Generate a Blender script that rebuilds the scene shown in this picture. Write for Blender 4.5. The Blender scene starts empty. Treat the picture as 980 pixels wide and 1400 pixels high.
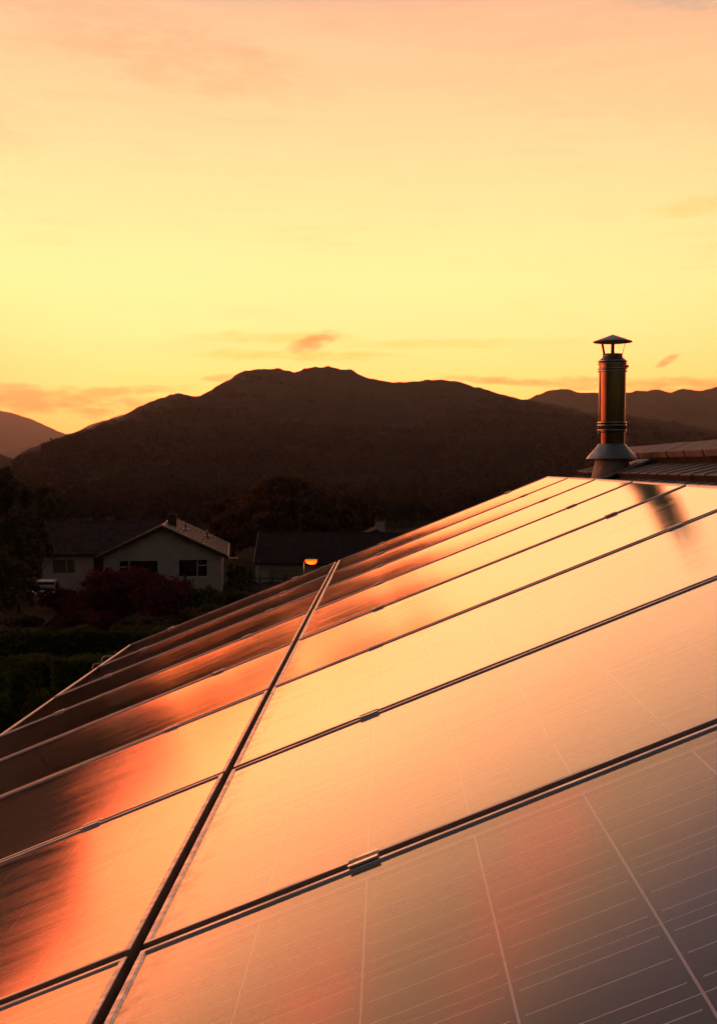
import bpy, math, random
import numpy as np
from mathutils import Matrix, Vector

R = math.radians
rng = random.Random(7)
sc = bpy.context.scene
col = sc.collection
F = 1637.23          # focal length in photograph pixels (980 x 1400)
CAMZ = 6.0           # eye height above the house's own ground
PITCH = 2.1513       # degrees the camera looks down

# ------------------------------------------------------------------ camera
cam = bpy.data.cameras.new('camera')
cam_ob = bpy.data.objects.new('camera', cam)
col.objects.link(cam_ob)
cam.sensor_fit = 'VERTICAL'
cam.sensor_height = 36.0
cam.lens = 36.0 * F / 1400.0
cam.clip_start = 0.05
cam.clip_end = 60000.0
cam_ob.location = (0, 0, CAMZ)
cam_ob.rotation_euler = (R(90 - PITCH), 0, 0)
sc.camera = cam_ob

# ------------------------------------------------------------------ view
sc.view_settings.view_transform = 'Standard'
sc.view_settings.look = 'None'
sc.view_settings.exposure = 0.0
sc.view_settings.gamma = 1.0
sc.view_settings.use_curve_mapping = False
sc.cycles.use_denoising = True
sc.cycles.max_bounces = 5
sc.cycles.diffuse_bounces = 2
sc.cycles.glossy_bounces = 3
sc.cycles.transparent_max_bounces = 8
sc.cycles.volume_bounces = 0
sc.cycles.sample_clamp_indirect = 4.0

SUN_AZ = -24.0       # degrees, negative = left of the view axis
SUN_EL = 2.2


# ------------------------------------------------------------------ node helpers
class NT:
    def __init__(self, tree):
        self.t = tree
        tree.nodes.clear()

    def n(self, typ, **kw):
        nd = self.t.nodes.new(typ)
        for k, v in kw.items():
            setattr(nd, k, v)
        return nd

    def put(self, sock, v):
        if isinstance(v, bpy.types.NodeSocket):
            self.t.links.new(v, sock)
        elif isinstance(v, (tuple, list)) and len(v) == 3 and sock.type == 'RGBA':
            sock.default_value = (*v, 1)
        else:
            sock.default_value = v

    def math(self, op, a, b=None, c=None, clamp=False):
        m = self.n('ShaderNodeMath', operation=op, use_clamp=clamp)
        self.put(m.inputs[0], a)
        if b is not None:
            self.put(m.inputs[1], b)
        if c is not None:
            self.put(m.inputs[2], c)
        return m.outputs[0]

    def ramp(self, fac, stops, interp='LINEAR'):
        r = self.n('ShaderNodeValToRGB')
        r.color_ramp.interpolation = interp
        e = r.color_ramp.elements
        while len(e) < len(stops):
            e.new(1.0)
        for i, (p, c) in enumerate(stops):
            e[i].position = p
            e[i].color = (*c, 1) if len(c) == 3 else c
        self.put(r.inputs[0], fac)
        return r.outputs[0]

    def mix(self, fac, a, b, blend='MIX'):
        m = self.n('ShaderNodeMix', data_type='RGBA', blend_type=blend)
        m.clamp_result = False
        m.clamp_factor = True
        self.put(m.inputs[0], fac)
        self.put(m.inputs[6], a)
        self.put(m.inputs[7], b)
        return m.outputs[2]

    def noise(self, vec, scale, detail=3.0, rough=0.55, out=0):
        m = self.n('ShaderNodeTexNoise')
        self.put(m.inputs['Scale'], scale)
        self.put(m.inputs['Detail'], detail)
        self.put(m.inputs['Roughness'], rough)
        if vec is not None:
            self.put(m.inputs['Vector'], vec)
        return m.outputs[out]

    def smooth(self, x, a, b):
        m = self.n('ShaderNodeMapRange', interpolation_type='SMOOTHSTEP')
        self.put(m.inputs[0], x)
        self.put(m.inputs[1], a)
        self.put(m.inputs[2], b)
        self.put(m.inputs[3], 0.0)
        self.put(m.inputs[4], 1.0)
        return m.outputs[0]

    def comb(self, x, y, z=0.0):
        m = self.n('ShaderNodeCombineXYZ')
        self.put(m.inputs[0], x)
        self.put(m.inputs[1], y)
        self.put(m.inputs[2], z)
        return m.outputs[0]


# ------------------------------------------------------------------ sky
def build_world():
    w = bpy.data.worlds.new('World')
    sc.world = w
    w.use_nodes = True
    N = NT(w.node_tree)
    tc = N.n('ShaderNodeTexCoord')
    sep = N.n('ShaderNodeSeparateXYZ')
    N.t.links.new(tc.outputs['Generated'], sep.inputs[0])
    x, y, z = sep.outputs
    el = N.math('MULTIPLY', N.math('ARCSINE', z), 57.29578)            # elevation, degrees
    az = N.math('MULTIPLY', N.math('ARCTAN2', x, y), 57.29578)         # azimuth, degrees, + right
    # slow waviness so that the bands are not ruler-straight
    sv = N.comb(N.math('MULTIPLY', az, 0.05), N.math('MULTIPLY', el, 0.22))
    wob = N.math('SUBTRACT', N.noise(sv, 1.0, 3.0), 0.5)
    elw = N.math('MULTIPLY_ADD', wob, 1.6, el)
    fac = N.math('DIVIDE', N.math('ADD', elw, 10.0), 100.0, clamp=True)

    def P(deg):
        return (deg + 10.0) / 100.0
    # the afterglow is far brighter in red than the picture can show, so red clips long before green
    left = [(P(-10), (2.5, .22, .05)), (P(0), (4.2, .34, .07)), (P(2.0), (4.8, .42, .09)), (P(3.4), (6.2, .54, .11)),
            (P(4.8), (6.2, .68, .14)), (P(6.4), (5.4, .86, .21)), (P(8.5), (3.8, 1.04, .34)), (P(12), (2.5, .95, .385)),
            (P(16), (1.75, .79, .36)), (P(20.5), (1.15, .62, .325)), (P(23.5), (.50, .38, .37)), (P(28), (.30, .26, .29)),
            (P(45), (.19, .16, .175)), (P(90), (.13, .115, .14))]
    right = [(P(-10), (2.0, .30, .08)), (P(0), (3.6, .70, .13)), (P(2.0), (4.2, .90, .17)), (P(3.4), (5.8, 1.05, .22)),
             (P(4.8), (5.8, 1.12, .30)), (P(6.4), (4.8, 1.12, .38)), (P(8.5), (3.2, 1.10, .41)), (P(12), (2.1, .94, .39)),
             (P(16), (1.5, .77, .36)), (P(20.5), (1.05, .60, .325)), (P(23.5), (.44, .35, .36)), (P(28), (.29, .255, .285)),
             (P(45), (.18, .155, .175)), (P(90), (.13, .115, .14))]
    rl = N.ramp(fac, left)
    rr = N.ramp(fac, right)
    front = N.mix(N.smooth(az, -27.0, -9.0), rl, rr)
    # dusk sky away from the afterglow
    sky = N.n('ShaderNodeTexSky', sky_type='NISHITA')
    sky.sun_disc = False
    sky.sun_elevation = R(SUN_EL)
    sky.sun_rotation = R(SUN_AZ)
    sky.air_density = 1.2
    sky.dust_density = 3.0
    dusk = N.mix(1.0, sky.outputs[0], (.082, .066, .064), 'MULTIPLY')
    away = N.math('ABSOLUTE', N.math('SUBTRACT', az, SUN_AZ))
    away = N.math('MINIMUM', away, N.math('SUBTRACT', 360.0, away))
    base = N.mix(N.smooth(away, 30.0, 100.0), front, dusk)

    # clouds: (photo px, photo py, half width, half height, tilt deg, tint, amount)
    clouds = {
        (.96, .46, .38): [(428, 468, 40, 12, -16, 1.0), (60, 548, 190, 20, 4, .95), (150, 536, 120, 8, -3, .8), (15, 529, 46, 6, 0, .8),
                          (300, 517, 26, 6, -4, .7), (690, 521, 95, 6, 3, .9), (800, 524, 70, 10, 0, .75), (930, 528, 110, 11, 0, .85),
                          (910, 494, 19, 5, -28, 1.0)],
        (.98, .77, .45): [(400, 486, 160, 9, 0, .9), (380, 462, 120, 9, 0, .8), (600, 471, 240, 7, 0, .5), (945, 286, 70, 12, -3, .5)],
        (1.9, .82, .80): [(250, 88, 220, 42, 9, .8), (-110, 155, 170, 50, 8, .8), (60, 10, 240, 26, 4, .5)],
        (1.15, .91, .91): [(820, 130, 330, 40, 6, .6), (700, 45, 330, 45, 5, .7)],
        (.62, .78, 1.1): [(935, 4, 95, 22, 0, .6)],
    }
    nv = N.comb(N.math('MULTIPLY', az, .55), N.math('MULTIPLY', el, 2.0))
    nz = N.noise(nv, 1.0, 5.0, 0.62)
    nz2 = N.noise(N.comb(N.math('MULTIPLY', az, .8), N.math('MULTIPLY', el, 1.4), 7.7), 1.0, 4.0, .6)
    wav = N.math('MULTIPLY_ADD', nz2, 1.6, -.8)
    grain = N.smooth(nz, .22, .60)
    out = base
    k = math.degrees(1 / F)
    for tint, members in clouds.items():
        tot = None
        for (px, py, hw, hh, tilt, amt) in members:
            tx = (px - 490) / F
            caz = math.degrees(math.atan(tx))
            cel = math.degrees(math.atan((638.5 - py) / F / math.hypot(1, tx)))
            ct, st = math.cos(R(-tilt)), math.sin(R(-tilt))
            if abs(tilt) > 2:
                dx = N.math('SUBTRACT', az, caz)
                dy = N.math('SUBTRACT', el, cel)
                uu = N.math('MULTIPLY_ADD', dx, ct / (hw * k), N.math('MULTIPLY', dy, st / (hw * k)))
                vv = N.math('MULTIPLY_ADD', dy, ct / (hh * k), N.math('MULTIPLY_ADD', dx, -st / (hh * k), wav))
            else:
                uu = N.math('MULTIPLY_ADD', az, 1 / (hw * k), -caz / (hw * k))
                vv = N.math('MULTIPLY_ADD', el, 1 / (hh * k), N.math('ADD', wav, -cel / (hh * k)))
            r2 = N.math('MULTIPLY_ADD', uu, uu, N.math('MULTIPLY', vv, vv))
            m = N.math('MULTIPLY', N.smooth(r2, 1.3, 0.0), amt)
            tot = m if tot is None else N.math('MAXIMUM', tot, m)
        out = N.mix(N.math('MULTIPLY', tot, grain), out, N.mix(1.0, out, tint, 'MULTIPLY'))
    # thin streaks everywhere
    st = N.noise(N.comb(N.math('MULTIPLY', az, .16), N.math('MULTIPLY', el, 1.3), 3.1), 1.0, 5.0, .6)
    out = N.mix(N.math('MULTIPLY', N.smooth(st, .48, .78), .36), out, N.mix(1.0, out, (.96, .80, .78), 'MULTIPLY'))
    bg = N.n('ShaderNodeBackground')
    N.put(bg.inputs[0], out)
    bg.inputs[1].default_value = 1.0
    o = N.n('ShaderNodeOutputWorld')
    N.t.links.new(bg.outputs[0], o.inputs[0])
    w.cycles.sampling_method = 'MANUAL'
    w.cycles.sample_map_resolution = 1024


build_world()

# the sun has gone down behind the fells: only its direction is left
sun = bpy.data.lights.new('sun', 'SUN')
sun.energy = 0.5
sun.angle = R(3)
sun.color = (1.0, .55, .25)
sun_ob = bpy.data.objects.new('sun', sun)
col.objects.link(sun_ob)
sd = Vector((math.sin(R(SUN_AZ)) * math.cos(R(SUN_EL)), math.cos(R(SUN_AZ)) * math.cos(R(SUN_EL)), math.sin(R(SUN_EL))))
sun_ob.rotation_euler = (-sd).to_track_quat('-Z', 'Y').to_euler()
sun_ob.location = sd * 200


# ------------------------------------------------------------------ materials
def new_mat(name):
    m = bpy.data.materials.new(name)
    m.use_nodes = True
    return m, NT(m.node_tree)


def finish(N, shader, disp=None):
    o = N.n('ShaderNodeOutputMaterial')
    N.t.links.new(shader, o.inputs[0])


def pbr(name, c1, c2=None, scale=4.0, rough=.7, metal=0.0, spec=.5, bump=0.0, bscale=None, coords='Object',
        stretch=(1, 1, 1), rough2=None, detail=5.0, lo=.35, hi=.65):
    m, N = new_mat(name)
    b = N.n('ShaderNodeBsdfPrincipled')
    tc = N.n('ShaderNodeTexCoord')
    mp = N.n('ShaderNodeMapping')
    mp.inputs['Scale'].default_value = stretch
    N.t.links.new(tc.outputs[coords], mp.inputs[0])
    v = mp.outputs[0]
    if c2 is None:
        c2 = tuple(k * .75 for k in c1)
    nz = N.smooth(N.noise(v, scale, detail, .6), lo, hi)
    N.put(b.inputs['Base Color'], N.mix(nz, c1, c2))
    if rough2 is not None:
        rr = N.n('ShaderNodeMapRange')
        N.put(rr.inputs[0], nz)
        rr.inputs[3].default_value = rough
        rr.inputs[4].default_value = rough2
        N.put(b.inputs['Roughness'], rr.outputs[0])
    else:
        b.inputs['Roughness'].default_value = rough
    b.inputs['Metallic'].default_value = metal
    b.inputs['Specular IOR Level'].default_value = spec
    if bump:
        bp = N.n('ShaderNodeBump')
        bp.inputs['Strength'].default_value = bump
        bp.inputs['Distance'].default_value = .02
        N.put(bp.inputs['Height'], N.noise(v, bscale or scale * 4, 5.0, .6))
        N.t.links.new(bp.outputs[0], b.inputs['Normal'])
    finish(N, b.outputs[0])
    return m


def emission(name, c, s):
    m, N = new_mat(name)
    e = N.n('ShaderNodeEmission')
    e.inputs[0].default_value = (*c, 1)
    e.inputs[1].default_value = s
    finish(N, e.outputs[0])
    return m


PL = 1.64             # panel length, m


def panel_glass():
    """Rolled solar glass: a faintly rough pane over the cells; clear face-on, a mirror at grazing angles."""
    m, N = new_mat('solar_glass')
    tr = N.n('ShaderNodeBsdfTransparent')
    tr.inputs[0].default_value = (.96, .96, .96, 1)
    gl = N.n('ShaderNodeBsdfGlossy')
    gl.inputs[0].default_value = (1.0, .89, .87, 1)
    gl.distribution = 'BECKMANN'
    tc = N.n('ShaderNodeTexCoord')
    oi = N.n('ShaderNodeObjectInfo')
    off = N.n('ShaderNodeVectorMath', operation='ADD')
    N.t.links.new(tc.outputs['Object'], off.inputs[0])
    rnd = N.n('ShaderNodeVectorMath', operation='SCALE')
    rnd.inputs[0].default_value = (37, 19, 0)
    N.t.links.new(oi.outputs['Random'], rnd.inputs['Scale'])
    N.t.links.new(rnd.outputs[0], off.inputs[1])
    pos = off.outputs[0]
    # smeared grime: more rough where rain has dried
    mp = N.n('ShaderNodeMapping')
    mp.inputs['Scale'].default_value = (1.0, 5.0, 1.0)
    N.t.links.new(pos, mp.inputs[0])
    g1 = N.noise(mp.outputs[0], 3.0, 6.0, .65)
    rr = N.n('ShaderNodeMapRange')
    N.put(rr.inputs[0], g1)
    rr.inputs[1].default_value = .3
    rr.inputs[2].default_value = .75
    rr.inputs[3].default_value = .098
    rr.inputs[4].default_value = .145
    N.put(gl.inputs['Roughness'], rr.outputs[0])
    lw = N.n('ShaderNodeLayerWeight')
    lw.inputs[0].default_value = .5
    f = N.ramp(lw.outputs['Facing'], [(0, (.03,) * 3), (.40, (.045,) * 3), (.50, (.065,) * 3), (.556, (.09,) * 3), (.65, (.22,) * 3),
                                      (.70, (.34,) * 3), (.76, (.53,) * 3), (.83, (.82,) * 3), (.90, (.94,) * 3), (1.0, (.98,) * 3)])
    mx = N.n('ShaderNodeMixShader')
    N.put(mx.inputs[0], f)
    N.t.links.new(tr.outputs[0], mx.inputs[1])
    N.t.links.new(gl.outputs[0], mx.inputs[2])
    # a thin film of dust and a few specks
    df = N.n('ShaderNodeBsdfDiffuse')
    df.inputs[0].default_value = (.16, .13, .11, 1)
    vo = N.n('ShaderNodeTexVoronoi')
    vo.inputs['Scale'].default_value = 5.0
    N.t.links.new(pos, vo.inputs['Vector'])
    cut = N.math('SUBTRACT', N.math('MULTIPLY', N.noise(pos, 2.2, 2.0), .062), .027)
    speck = N.math('LESS_THAN', vo.outputs['Distance'], cut)
    fine = N.smooth(N.noise(pos, 210.0, 2.0, .5), .70, .80)
    dust = N.math('ADD', N.math('MULTIPLY', N.smooth(g1, .45, .8), .035), N.math('MULTIPLY', fine, .16))
    # grime that rain leaves along the lower frame edge
    se = N.n('ShaderNodeSeparateXYZ')
    N.t.links.new(tc.outputs['Object'], se.inputs[0])
    low = N.smooth(se.outputs[0], -PL / 2 + .075, -PL / 2 + .012)
    grime = N.math('MULTIPLY', low, N.math('MULTIPLY', N.smooth(N.noise(pos, 26.0, 5.0, .65), .38, .72), .34))
    runs = N.noise(N.comb(N.math('MULTIPLY', se.outputs[0], 1.3), N.math('MULTIPLY', N.math('ADD', se.outputs[1], oi.outputs['Random']), 55.0)), 1.0, 4.0, .6)
    dust = N.math('ADD', dust, N.math('ADD', grime, N.math('MULTIPLY', N.smooth(runs, .54, .80), .11)))
    fac = N.math('ADD', N.math('MULTIPLY', speck, .65), dust, clamp=True)
    m2 = N.n('ShaderNodeMixShader')
    N.put(m2.inputs[0], fac)
    N.t.links.new(mx.outputs[0], m2.inputs[1])
    N.t.links.new(df.outputs[0], m2.inputs[2])
    finish(N, m2.outputs[0])
    return m


def cell_mat():
    """Dark blue silicon with three printed silver busbars that stop short of the cell edge."""
    m, N = new_mat('silicon_cell')
    b = N.n('ShaderNodeBsdfPrincipled')
    tc = N.n('ShaderNodeTexCoord')
    sp = N.n('ShaderNodeSeparateXYZ')
    N.t.links.new(tc.outputs['Object'], sp.inputs[0])
    oi = N.n('ShaderNodeObjectInfo')
    bars = None
    for c in (-.052, 0.0, .052):
        d = N.math('ABSOLUTE', N.math('SUBTRACT', sp.outputs[1], c))
        s = N.math('LESS_THAN', d, .00095)
        bars = s if bars is None else N.math('MAXIMUM', bars, s)
    bars = N.math('MULTIPLY', bars, N.math('LESS_THAN', N.math('ABSOLUTE', sp.outputs[0]), .0725))
    wear = N.noise(N.comb(N.math('MULTIPLY', sp.outputs[0], 1.0), oi.outputs['Random']), 60.0, 3.0, .6)
    tone = N.mix(oi.outputs['Random'], (.012, .013, .022), (.020, .020, .030))
    N.put(b.inputs['Base Color'], N.mix(bars, tone, N.mix(wear, (.50, .46, .43), (.85, .80, .76))))
    b.inputs['Roughness'].default_value = .45
    b.inputs['Specular IOR Level'].default_value = .35
    finish(N, b.outputs[0])
    return m


def hill_mat(name, heath, wood, scale):
    m, N = new_mat(name)
    b = N.n('ShaderNodeBsdfPrincipled')
    ge = N.n('ShaderNodeNewGeometry')
    a = N.smooth(N.noise(ge.outputs['Position'], scale, 6.0, .62), .40, .60)
    c = N.smooth(N.noise(ge.outputs['Position'], scale * 9, 5.0, .7), .35, .7)
    cc = N.mix(a, heath, wood)
    cc = N.mix(N.math('MULTIPLY', c, .45), cc, tuple(k * .5 for k in wood))
    N.put(b.inputs['Base Color'], cc)
    b.inputs['Roughness'].default_value = 1.0
    b.inputs['Specular IOR Level'].default_value = 0.0
    finish(N, b.outputs[0])
    return m


def leaf_mat(name, c1, c2, scale=1.2, var=.7):
    m, N = new_mat(name)
    ge = N.n('ShaderNodeNewGeometry')
    a = N.smooth(N.noise(ge.outputs['Position'], scale, 4.0, .6), .35, .68)
    r = N.math('MULTIPLY_ADD', ge.outputs['Random Per Island'], var, 1 - var / 2)
    cc = N.mix(a, c1, c2)
    cc = N.mix(1.0, cc, N.comb(r, r, r), 'MULTIPLY')
    d = N.n('ShaderNodeBsdfDiffuse')
    t = N.n('ShaderNodeBsdfTranslucent')
    N.put(d.inputs[0], cc)
    N.put(t.inputs[0], cc)
    mx = N.n('ShaderNodeMixShader')
    mx.inputs[0].default_value = .22
    N.t.links.new(d.outputs[0], mx.inputs[1])
    N.t.links.new(t.outputs[0], mx.inputs[2])
    finish(N, mx.outputs[0])
    return m


M = {}
M['glass'] = panel_glass()
M['cell'] = cell_mat()
M['backsheet'] = pbr('white_backsheet', (.78, .75, .71), (.70, .67, .63), 8, .6)
M['frame'] = pbr('anodised_aluminium', (.66, .60, .56), (.50, .45, .42), 9, .34, 1.0, stretch=(1, 8, 8), rough2=.48)
M['clamp'] = pbr('clamp_aluminium', (.86, .82, .78), (.70, .66, .62), 40, .28, 1.0, rough2=.42)
M['rail'] = pbr('rail_aluminium', (.10, .10, .10), (.07, .07, .07), 20, .5, .6)
M['steel'] = pbr('stainless_steel', (.27, .29, .30), (.18, .195, .20), 5, .09, 1.0, stretch=(9, 9, .8), rough2=.16)
M['steel_rim'] = pbr('polished_rim', (.80, .76, .72), (.70, .66, .62), 9, .18, 1.0, rough2=.3)
M['steel_dull'] = pbr('weathered_steel', (.50, .48, .46), (.36, .34, .33), 14, .36, 1.0, rough2=.52)
M['lead'] = pbr('grey_flashing', (.34, .33, .33), (.22, .21, .21), 16, .55, .35, bump=.15)
M['band'] = pbr('dark_rubber_band', (.05, .045, .04), (.03, .03, .03), 20, .6)
M['tile'] = pbr('brown_concrete_tile', (.175, .160, .155), (.110, .102, .098), 9, .62, .0, .5, bump=.35, bscale=90)
M['tile_butt'] = pbr('shaded_tile_edge', (.050, .036, .030), (.030, .022, .018), 30, .9, 0, .2)  # darker colour paints in the shade on the downslope butt faces
M['ridge'] = pbr('brown_ridge_tile', (.24, .195, .175), (.15, .125, .112), 7, .66, .0, .45, bump=.4, bscale=70)
M['mortar'] = pbr('ridge_mortar', (.055, .042, .036), (.035, .028, .024), 20, .9, 0, .1)
M['underlay'] = pbr('roof_underlay', (.03, .027, .025), (.02, .018, .017), 4, .9)
M['render'] = pbr('white_render', (.58, .53, .51), (.48, .44, .42), 1.2, .9, 0, .2, bump=.2, bscale=14)
M['render_wing'] = pbr('grey_white_render', (.66, .66, .69), (.56, .56, .58), 1.2, .9, 0, .2)
M['render_own'] = pbr('cream_render', (.55, .5, .45), (.45, .41, .37), 2, .9, 0, .2)
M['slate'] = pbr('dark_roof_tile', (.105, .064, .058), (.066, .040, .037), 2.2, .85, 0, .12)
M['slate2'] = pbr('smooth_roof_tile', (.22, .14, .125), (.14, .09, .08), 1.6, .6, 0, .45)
M['slate3'] = pbr('garage_roof_tile', (.066, .040, .036), (.044, .027, .024), 2.0, .85, 0, .12)
M['soffit'] = pbr('dark_fascia', (.035, .026, .024), (.025, .02, .018), 3, .7)
M['upvc'] = pbr('white_window_frame', (.66, .63, .62), (.58, .55, .54), 5, .4)
M['barge'] = pbr('verge_trim', (.42, .30, .26), (.30, .21, .18), 4, .5)
M['pane'] = pbr('dark_window_glass', (.012, .011, .012), (.018, .016, .017), 3, .06, 0, .6)
M['curtain'] = pbr('net_curtain_glass', (.20, .18, .18), (.13, .12, .12), 4, .35, 0, .4, stretch=(6, 1, .6))
M['brick'] = pbr('chimney_brick', (.10, .05, .04), (.06, .032, .027), 6, .9)
M['door'] = pbr('pale_garage_door', (.36, .33, .30), (.29, .265, .245), 2, .7)
M['wood_post'] = pbr('fence_timber', (.12, .085, .065), (.07, .05, .04), 5, .9, stretch=(6, 6, 1))
M['ground'] = hill_mat('garden_ground', (.080, .064, .036), (.054, .048, .028), .22)
M['path'] = pbr('grey_tarmac_drive', (.030, .026, .025), (.022, .019, .018), 1.5, 1.0, 0, .05)
M['hill'] = hill_mat('bracken_fell', (.078, .053, .049), (.062, .043, .039), .008)
M['hill_far'] = hill_mat('distant_fell', (.085, .055, .040), (.055, .040, .030), .004)
M['wood'] = leaf_mat('hillside_wood', (.074, .050, .045), (.061, .042, .037), .01, .12)
M['bark'] = pbr('bark', (.045, .032, .024), (.025, .018, .014), 3, .95, stretch=(4, 4, .6), bump=.5)
M['leaf_red'] = leaf_mat('red_maple_leaf', (.180, .040, .050), (.092, .024, .030), 1.1)
M['leaf_oak'] = leaf_mat('autumn_oak_leaf', (.165, .095, .056), (.085, .052, .032), .5)
M['leaf_dark'] = leaf_mat('dark_evergreen_leaf', (.165, .128, .066), (.100, .088, .046), .8)
M['leaf_hedge'] = leaf_mat('hedge_leaf', (.130, .140, .046), (.072, .086, .030), 1.0)
M['leaf_olive'] = leaf_mat('olive_shrub_leaf', (.120, .150, .032), (.058, .078, .018), 1.3)
M['car_paint'] = pbr('pale_car_paint', (.50, .47, .45), (.47, .44, .42), 2, .25, .2, .6)
M['tyre'] = pbr('tyre_rubber', (.02, .02, .02), (.015, .015, .015), 8, .85)
M['hub'] = pbr('wheel_alloy', (.4, .4, .4), (.3, .3, .3), 8, .35, .9)
M['lens'] = pbr('clear_lamp_lens', (.55, .52, .5), (.45, .42, .4), 8, .15)
M['lamp_metal'] = pbr('galvanised_steel', (.30, .28, .26), (.22, .2, .19), 10, .5, .6)
def sodium_mat():
    # hottest round the burner in the middle of the bowl
    m, N = new_mat('sodium_glow')
    tc = N.n('ShaderNodeTexCoord')
    sub = N.n('ShaderNodeVectorMath', operation='DISTANCE')
    N.t.links.new(tc.outputs['Generated'], sub.inputs[0])
    sub.inputs[1].default_value = (.5, .5, .55)
    c = N.mix(N.smooth(sub.outputs['Value'], .15, .62), (9.0, .80, .05), (6.0, .22, .008))
    e = N.n('ShaderNodeEmission')
    N.put(e.inputs[0], c)
    e.inputs[1].default_value = 1.0
    finish(N, e.outputs[0])
    return m


M['sodium'] = sodium_mat()
M['gutter'] = pbr('gutter_plastic', (.045, .04, .038), (.03, .028, .026), 6, .4)
M['hook'] = pbr('pale_bracket', (.55, .48, .42), (.42, .36, .32), 12, .4, .5)


# ------------------------------------------------------------------ mesh helpers
class MB:
    def __init__(self):
        self.v = []
        self.f = []

    def add(self, vs, fs, mat=None):
        o = len(self.v)
        if mat is not None:
            vs = [mat @ Vector(p) for p in vs]
        self.v += [tuple(p) for p in vs]
        self.f += [tuple(i + o for i in f) for f in fs]
        return self

    def box(self, x0, x1, y0, y1, z0, z1, mat=None):
        vs = [(x0, y0, z0), (x1, y0, z0), (x1, y1, z0), (x0, y1, z0), (x0, y0, z1), (x1, y0, z1), (x1, y1, z1), (x0, y1, z1)]
        fs = [(3, 2, 1, 0), (4, 5, 6, 7), (0, 1, 5, 4), (1, 2, 6, 5), (2, 3, 7, 6), (3, 0, 4, 7)]
        return self.add(vs, fs, mat)

    def bbox(self, x0, x1, y0, y1, z0, z1, b, mat=None):
        """box with bevelled top edges"""
        vs = [(x0, y0, z0), (x1, y0, z0), (x1, y1, z0), (x0, y1, z0),
              (x0, y0, z1 - b), (x1, y0, z1 - b), (x1, y1, z1 - b), (x0, y1, z1 - b),
              (x0 + b, y0 + b, z1), (x1 - b, y0 + b, z1), (x1 - b, y1 - b, z1), (x0 + b, y1 - b, z1)]
        fs = [(3, 2, 1, 0), (8, 9, 10, 11)]
        for i in range(4):
            j = (i + 1) % 4
            fs += [(i, j, 4 + j, 4 + i), (4 + i, 4 + j, 8 + j, 8 + i)]
        return self.add(vs, fs, mat)

    def prism(self, poly, y0, y1, mat=None):
        """poly of (x, z), extruded along y"""
        n = len(poly)
        vs = [(x, y0, z) for x, z in poly] + [(x, y1, z) for x, z in poly]
        fs = [tuple(range(n)), tuple(range(2 * n - 1, n - 1, -1))]
        for i in range(n):
            j = (i + 1) % n
            fs.append((j, i, n + i, n + j))
        return self.add(vs, fs, mat)

    def lathe(self, prof, seg=40, mat=None, cap=False):
        vs, fs = [], []
        for r, z in prof:
            for i in range(seg):
                a = 2 * math.pi * i / seg
                vs.append((r * math.cos(a), r * math.sin(a), z))
        for k in range(len(prof) - 1):
            for i in range(seg):
                j = (i + 1) % seg
                fs.append((k * seg + i, k * seg + j, (k + 1) * seg + j, (k + 1) * seg + i))
        if cap:
            fs.append(tuple(range(seg))[::-1])
            fs.append(tuple(range((len(prof) - 1) * seg, len(prof) * seg)))
        return self.add(vs, fs, mat)

    def tube(self, pts, rad, seg=8):
        pts = [Vector(p) for p in pts]
        if not isinstance(rad, (list, tuple)):
            rad = [rad] * len(pts)
        vs, fs = [], []
        for k, p in enumerate(pts):
            d = (pts[min(k + 1, len(pts) - 1)] - pts[max(k - 1, 0)]).normalized()
            a = d.cross(Vector((0, 0, 1)))
            if a.length < 1e-3:
                a = Vector((1, 0, 0))
            a.normalize()
            b = d.cross(a)
            for i in range(seg):
                t = 2 * math.pi * i / seg
                vs.append(p + (a * math.cos(t) + b * math.sin(t)) * rad[k])
        for k in range(len(pts) - 1):
            for i in range(seg):
                j = (i + 1) % seg
                fs.append((k * seg + i, k * seg + j, (k + 1) * seg + j, (k + 1) * seg + i))
        fs.append(tuple(range(seg)))
        fs.append(tuple(range((len(pts) - 1) * seg, len(pts) * seg))[::-1])
        return self.add(vs, fs)

    def mesh(self, name, mat, smooth=False):
        me = bpy.data.meshes.new(name)
        me.from_pydata(self.v, [], self.f)
        me.materials.append(M[mat])
        if smooth:
            me.polygons.foreach_set('use_smooth', [True] * len(me.polygons))
        me.update()
        return me

    def build(self, name, mat, parent=None, matrix=None, smooth=False):
        return obj(name, self.mesh(name, mat, smooth), parent, matrix)


def obj(name, me, parent=None, matrix=None):
    o = bpy.data.objects.new(name, me)
    col.objects.link(o)
    if parent is not None:
        o.parent = parent
    if matrix is not None:
        o.matrix_basis = matrix
    return o


def tag(o, label=None, cat=None, group=None, kind=None):
    if label:
        o['label'] = label
    if cat:
        o['category'] = cat
    if group:
        o['group'] = group
    if kind:
        o['kind'] = kind
    return o


def empty(name, matrix, label, cat, group=None):
    o = bpy.data.objects.new(name, None)
    o.empty_display_size = .2
    col.objects.link(o)
    o.matrix_basis = matrix
    return tag(o, label, cat, group)


T = Matrix.Translation


def RZ(deg):
    return Matrix.Rotation(R(deg), 4, 'Z')


cp, sp_ = math.cos(R(PITCH)), math.sin(R(PITCH))


def cam2world(q):
    return Vector((q[0], q[2] * cp + q[1] * sp_, q[1] * cp - q[2] * sp_))


def pix(px, py, Y):
    """point of the place at depth Y (metres ahead) measured from the photograph"""
    d = cam2world(((px - 490) / F, (700 - py) / F, 1.0))
    return d * (Y / d.y) + Vector((0, 0, CAMZ))


# ------------------------------------------------------------------ terrain
def sstep(a, b, t):
    t = np.clip((t - a) / (b - a), 0, 1)
    return t * t * (3 - 2 * t)


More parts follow.
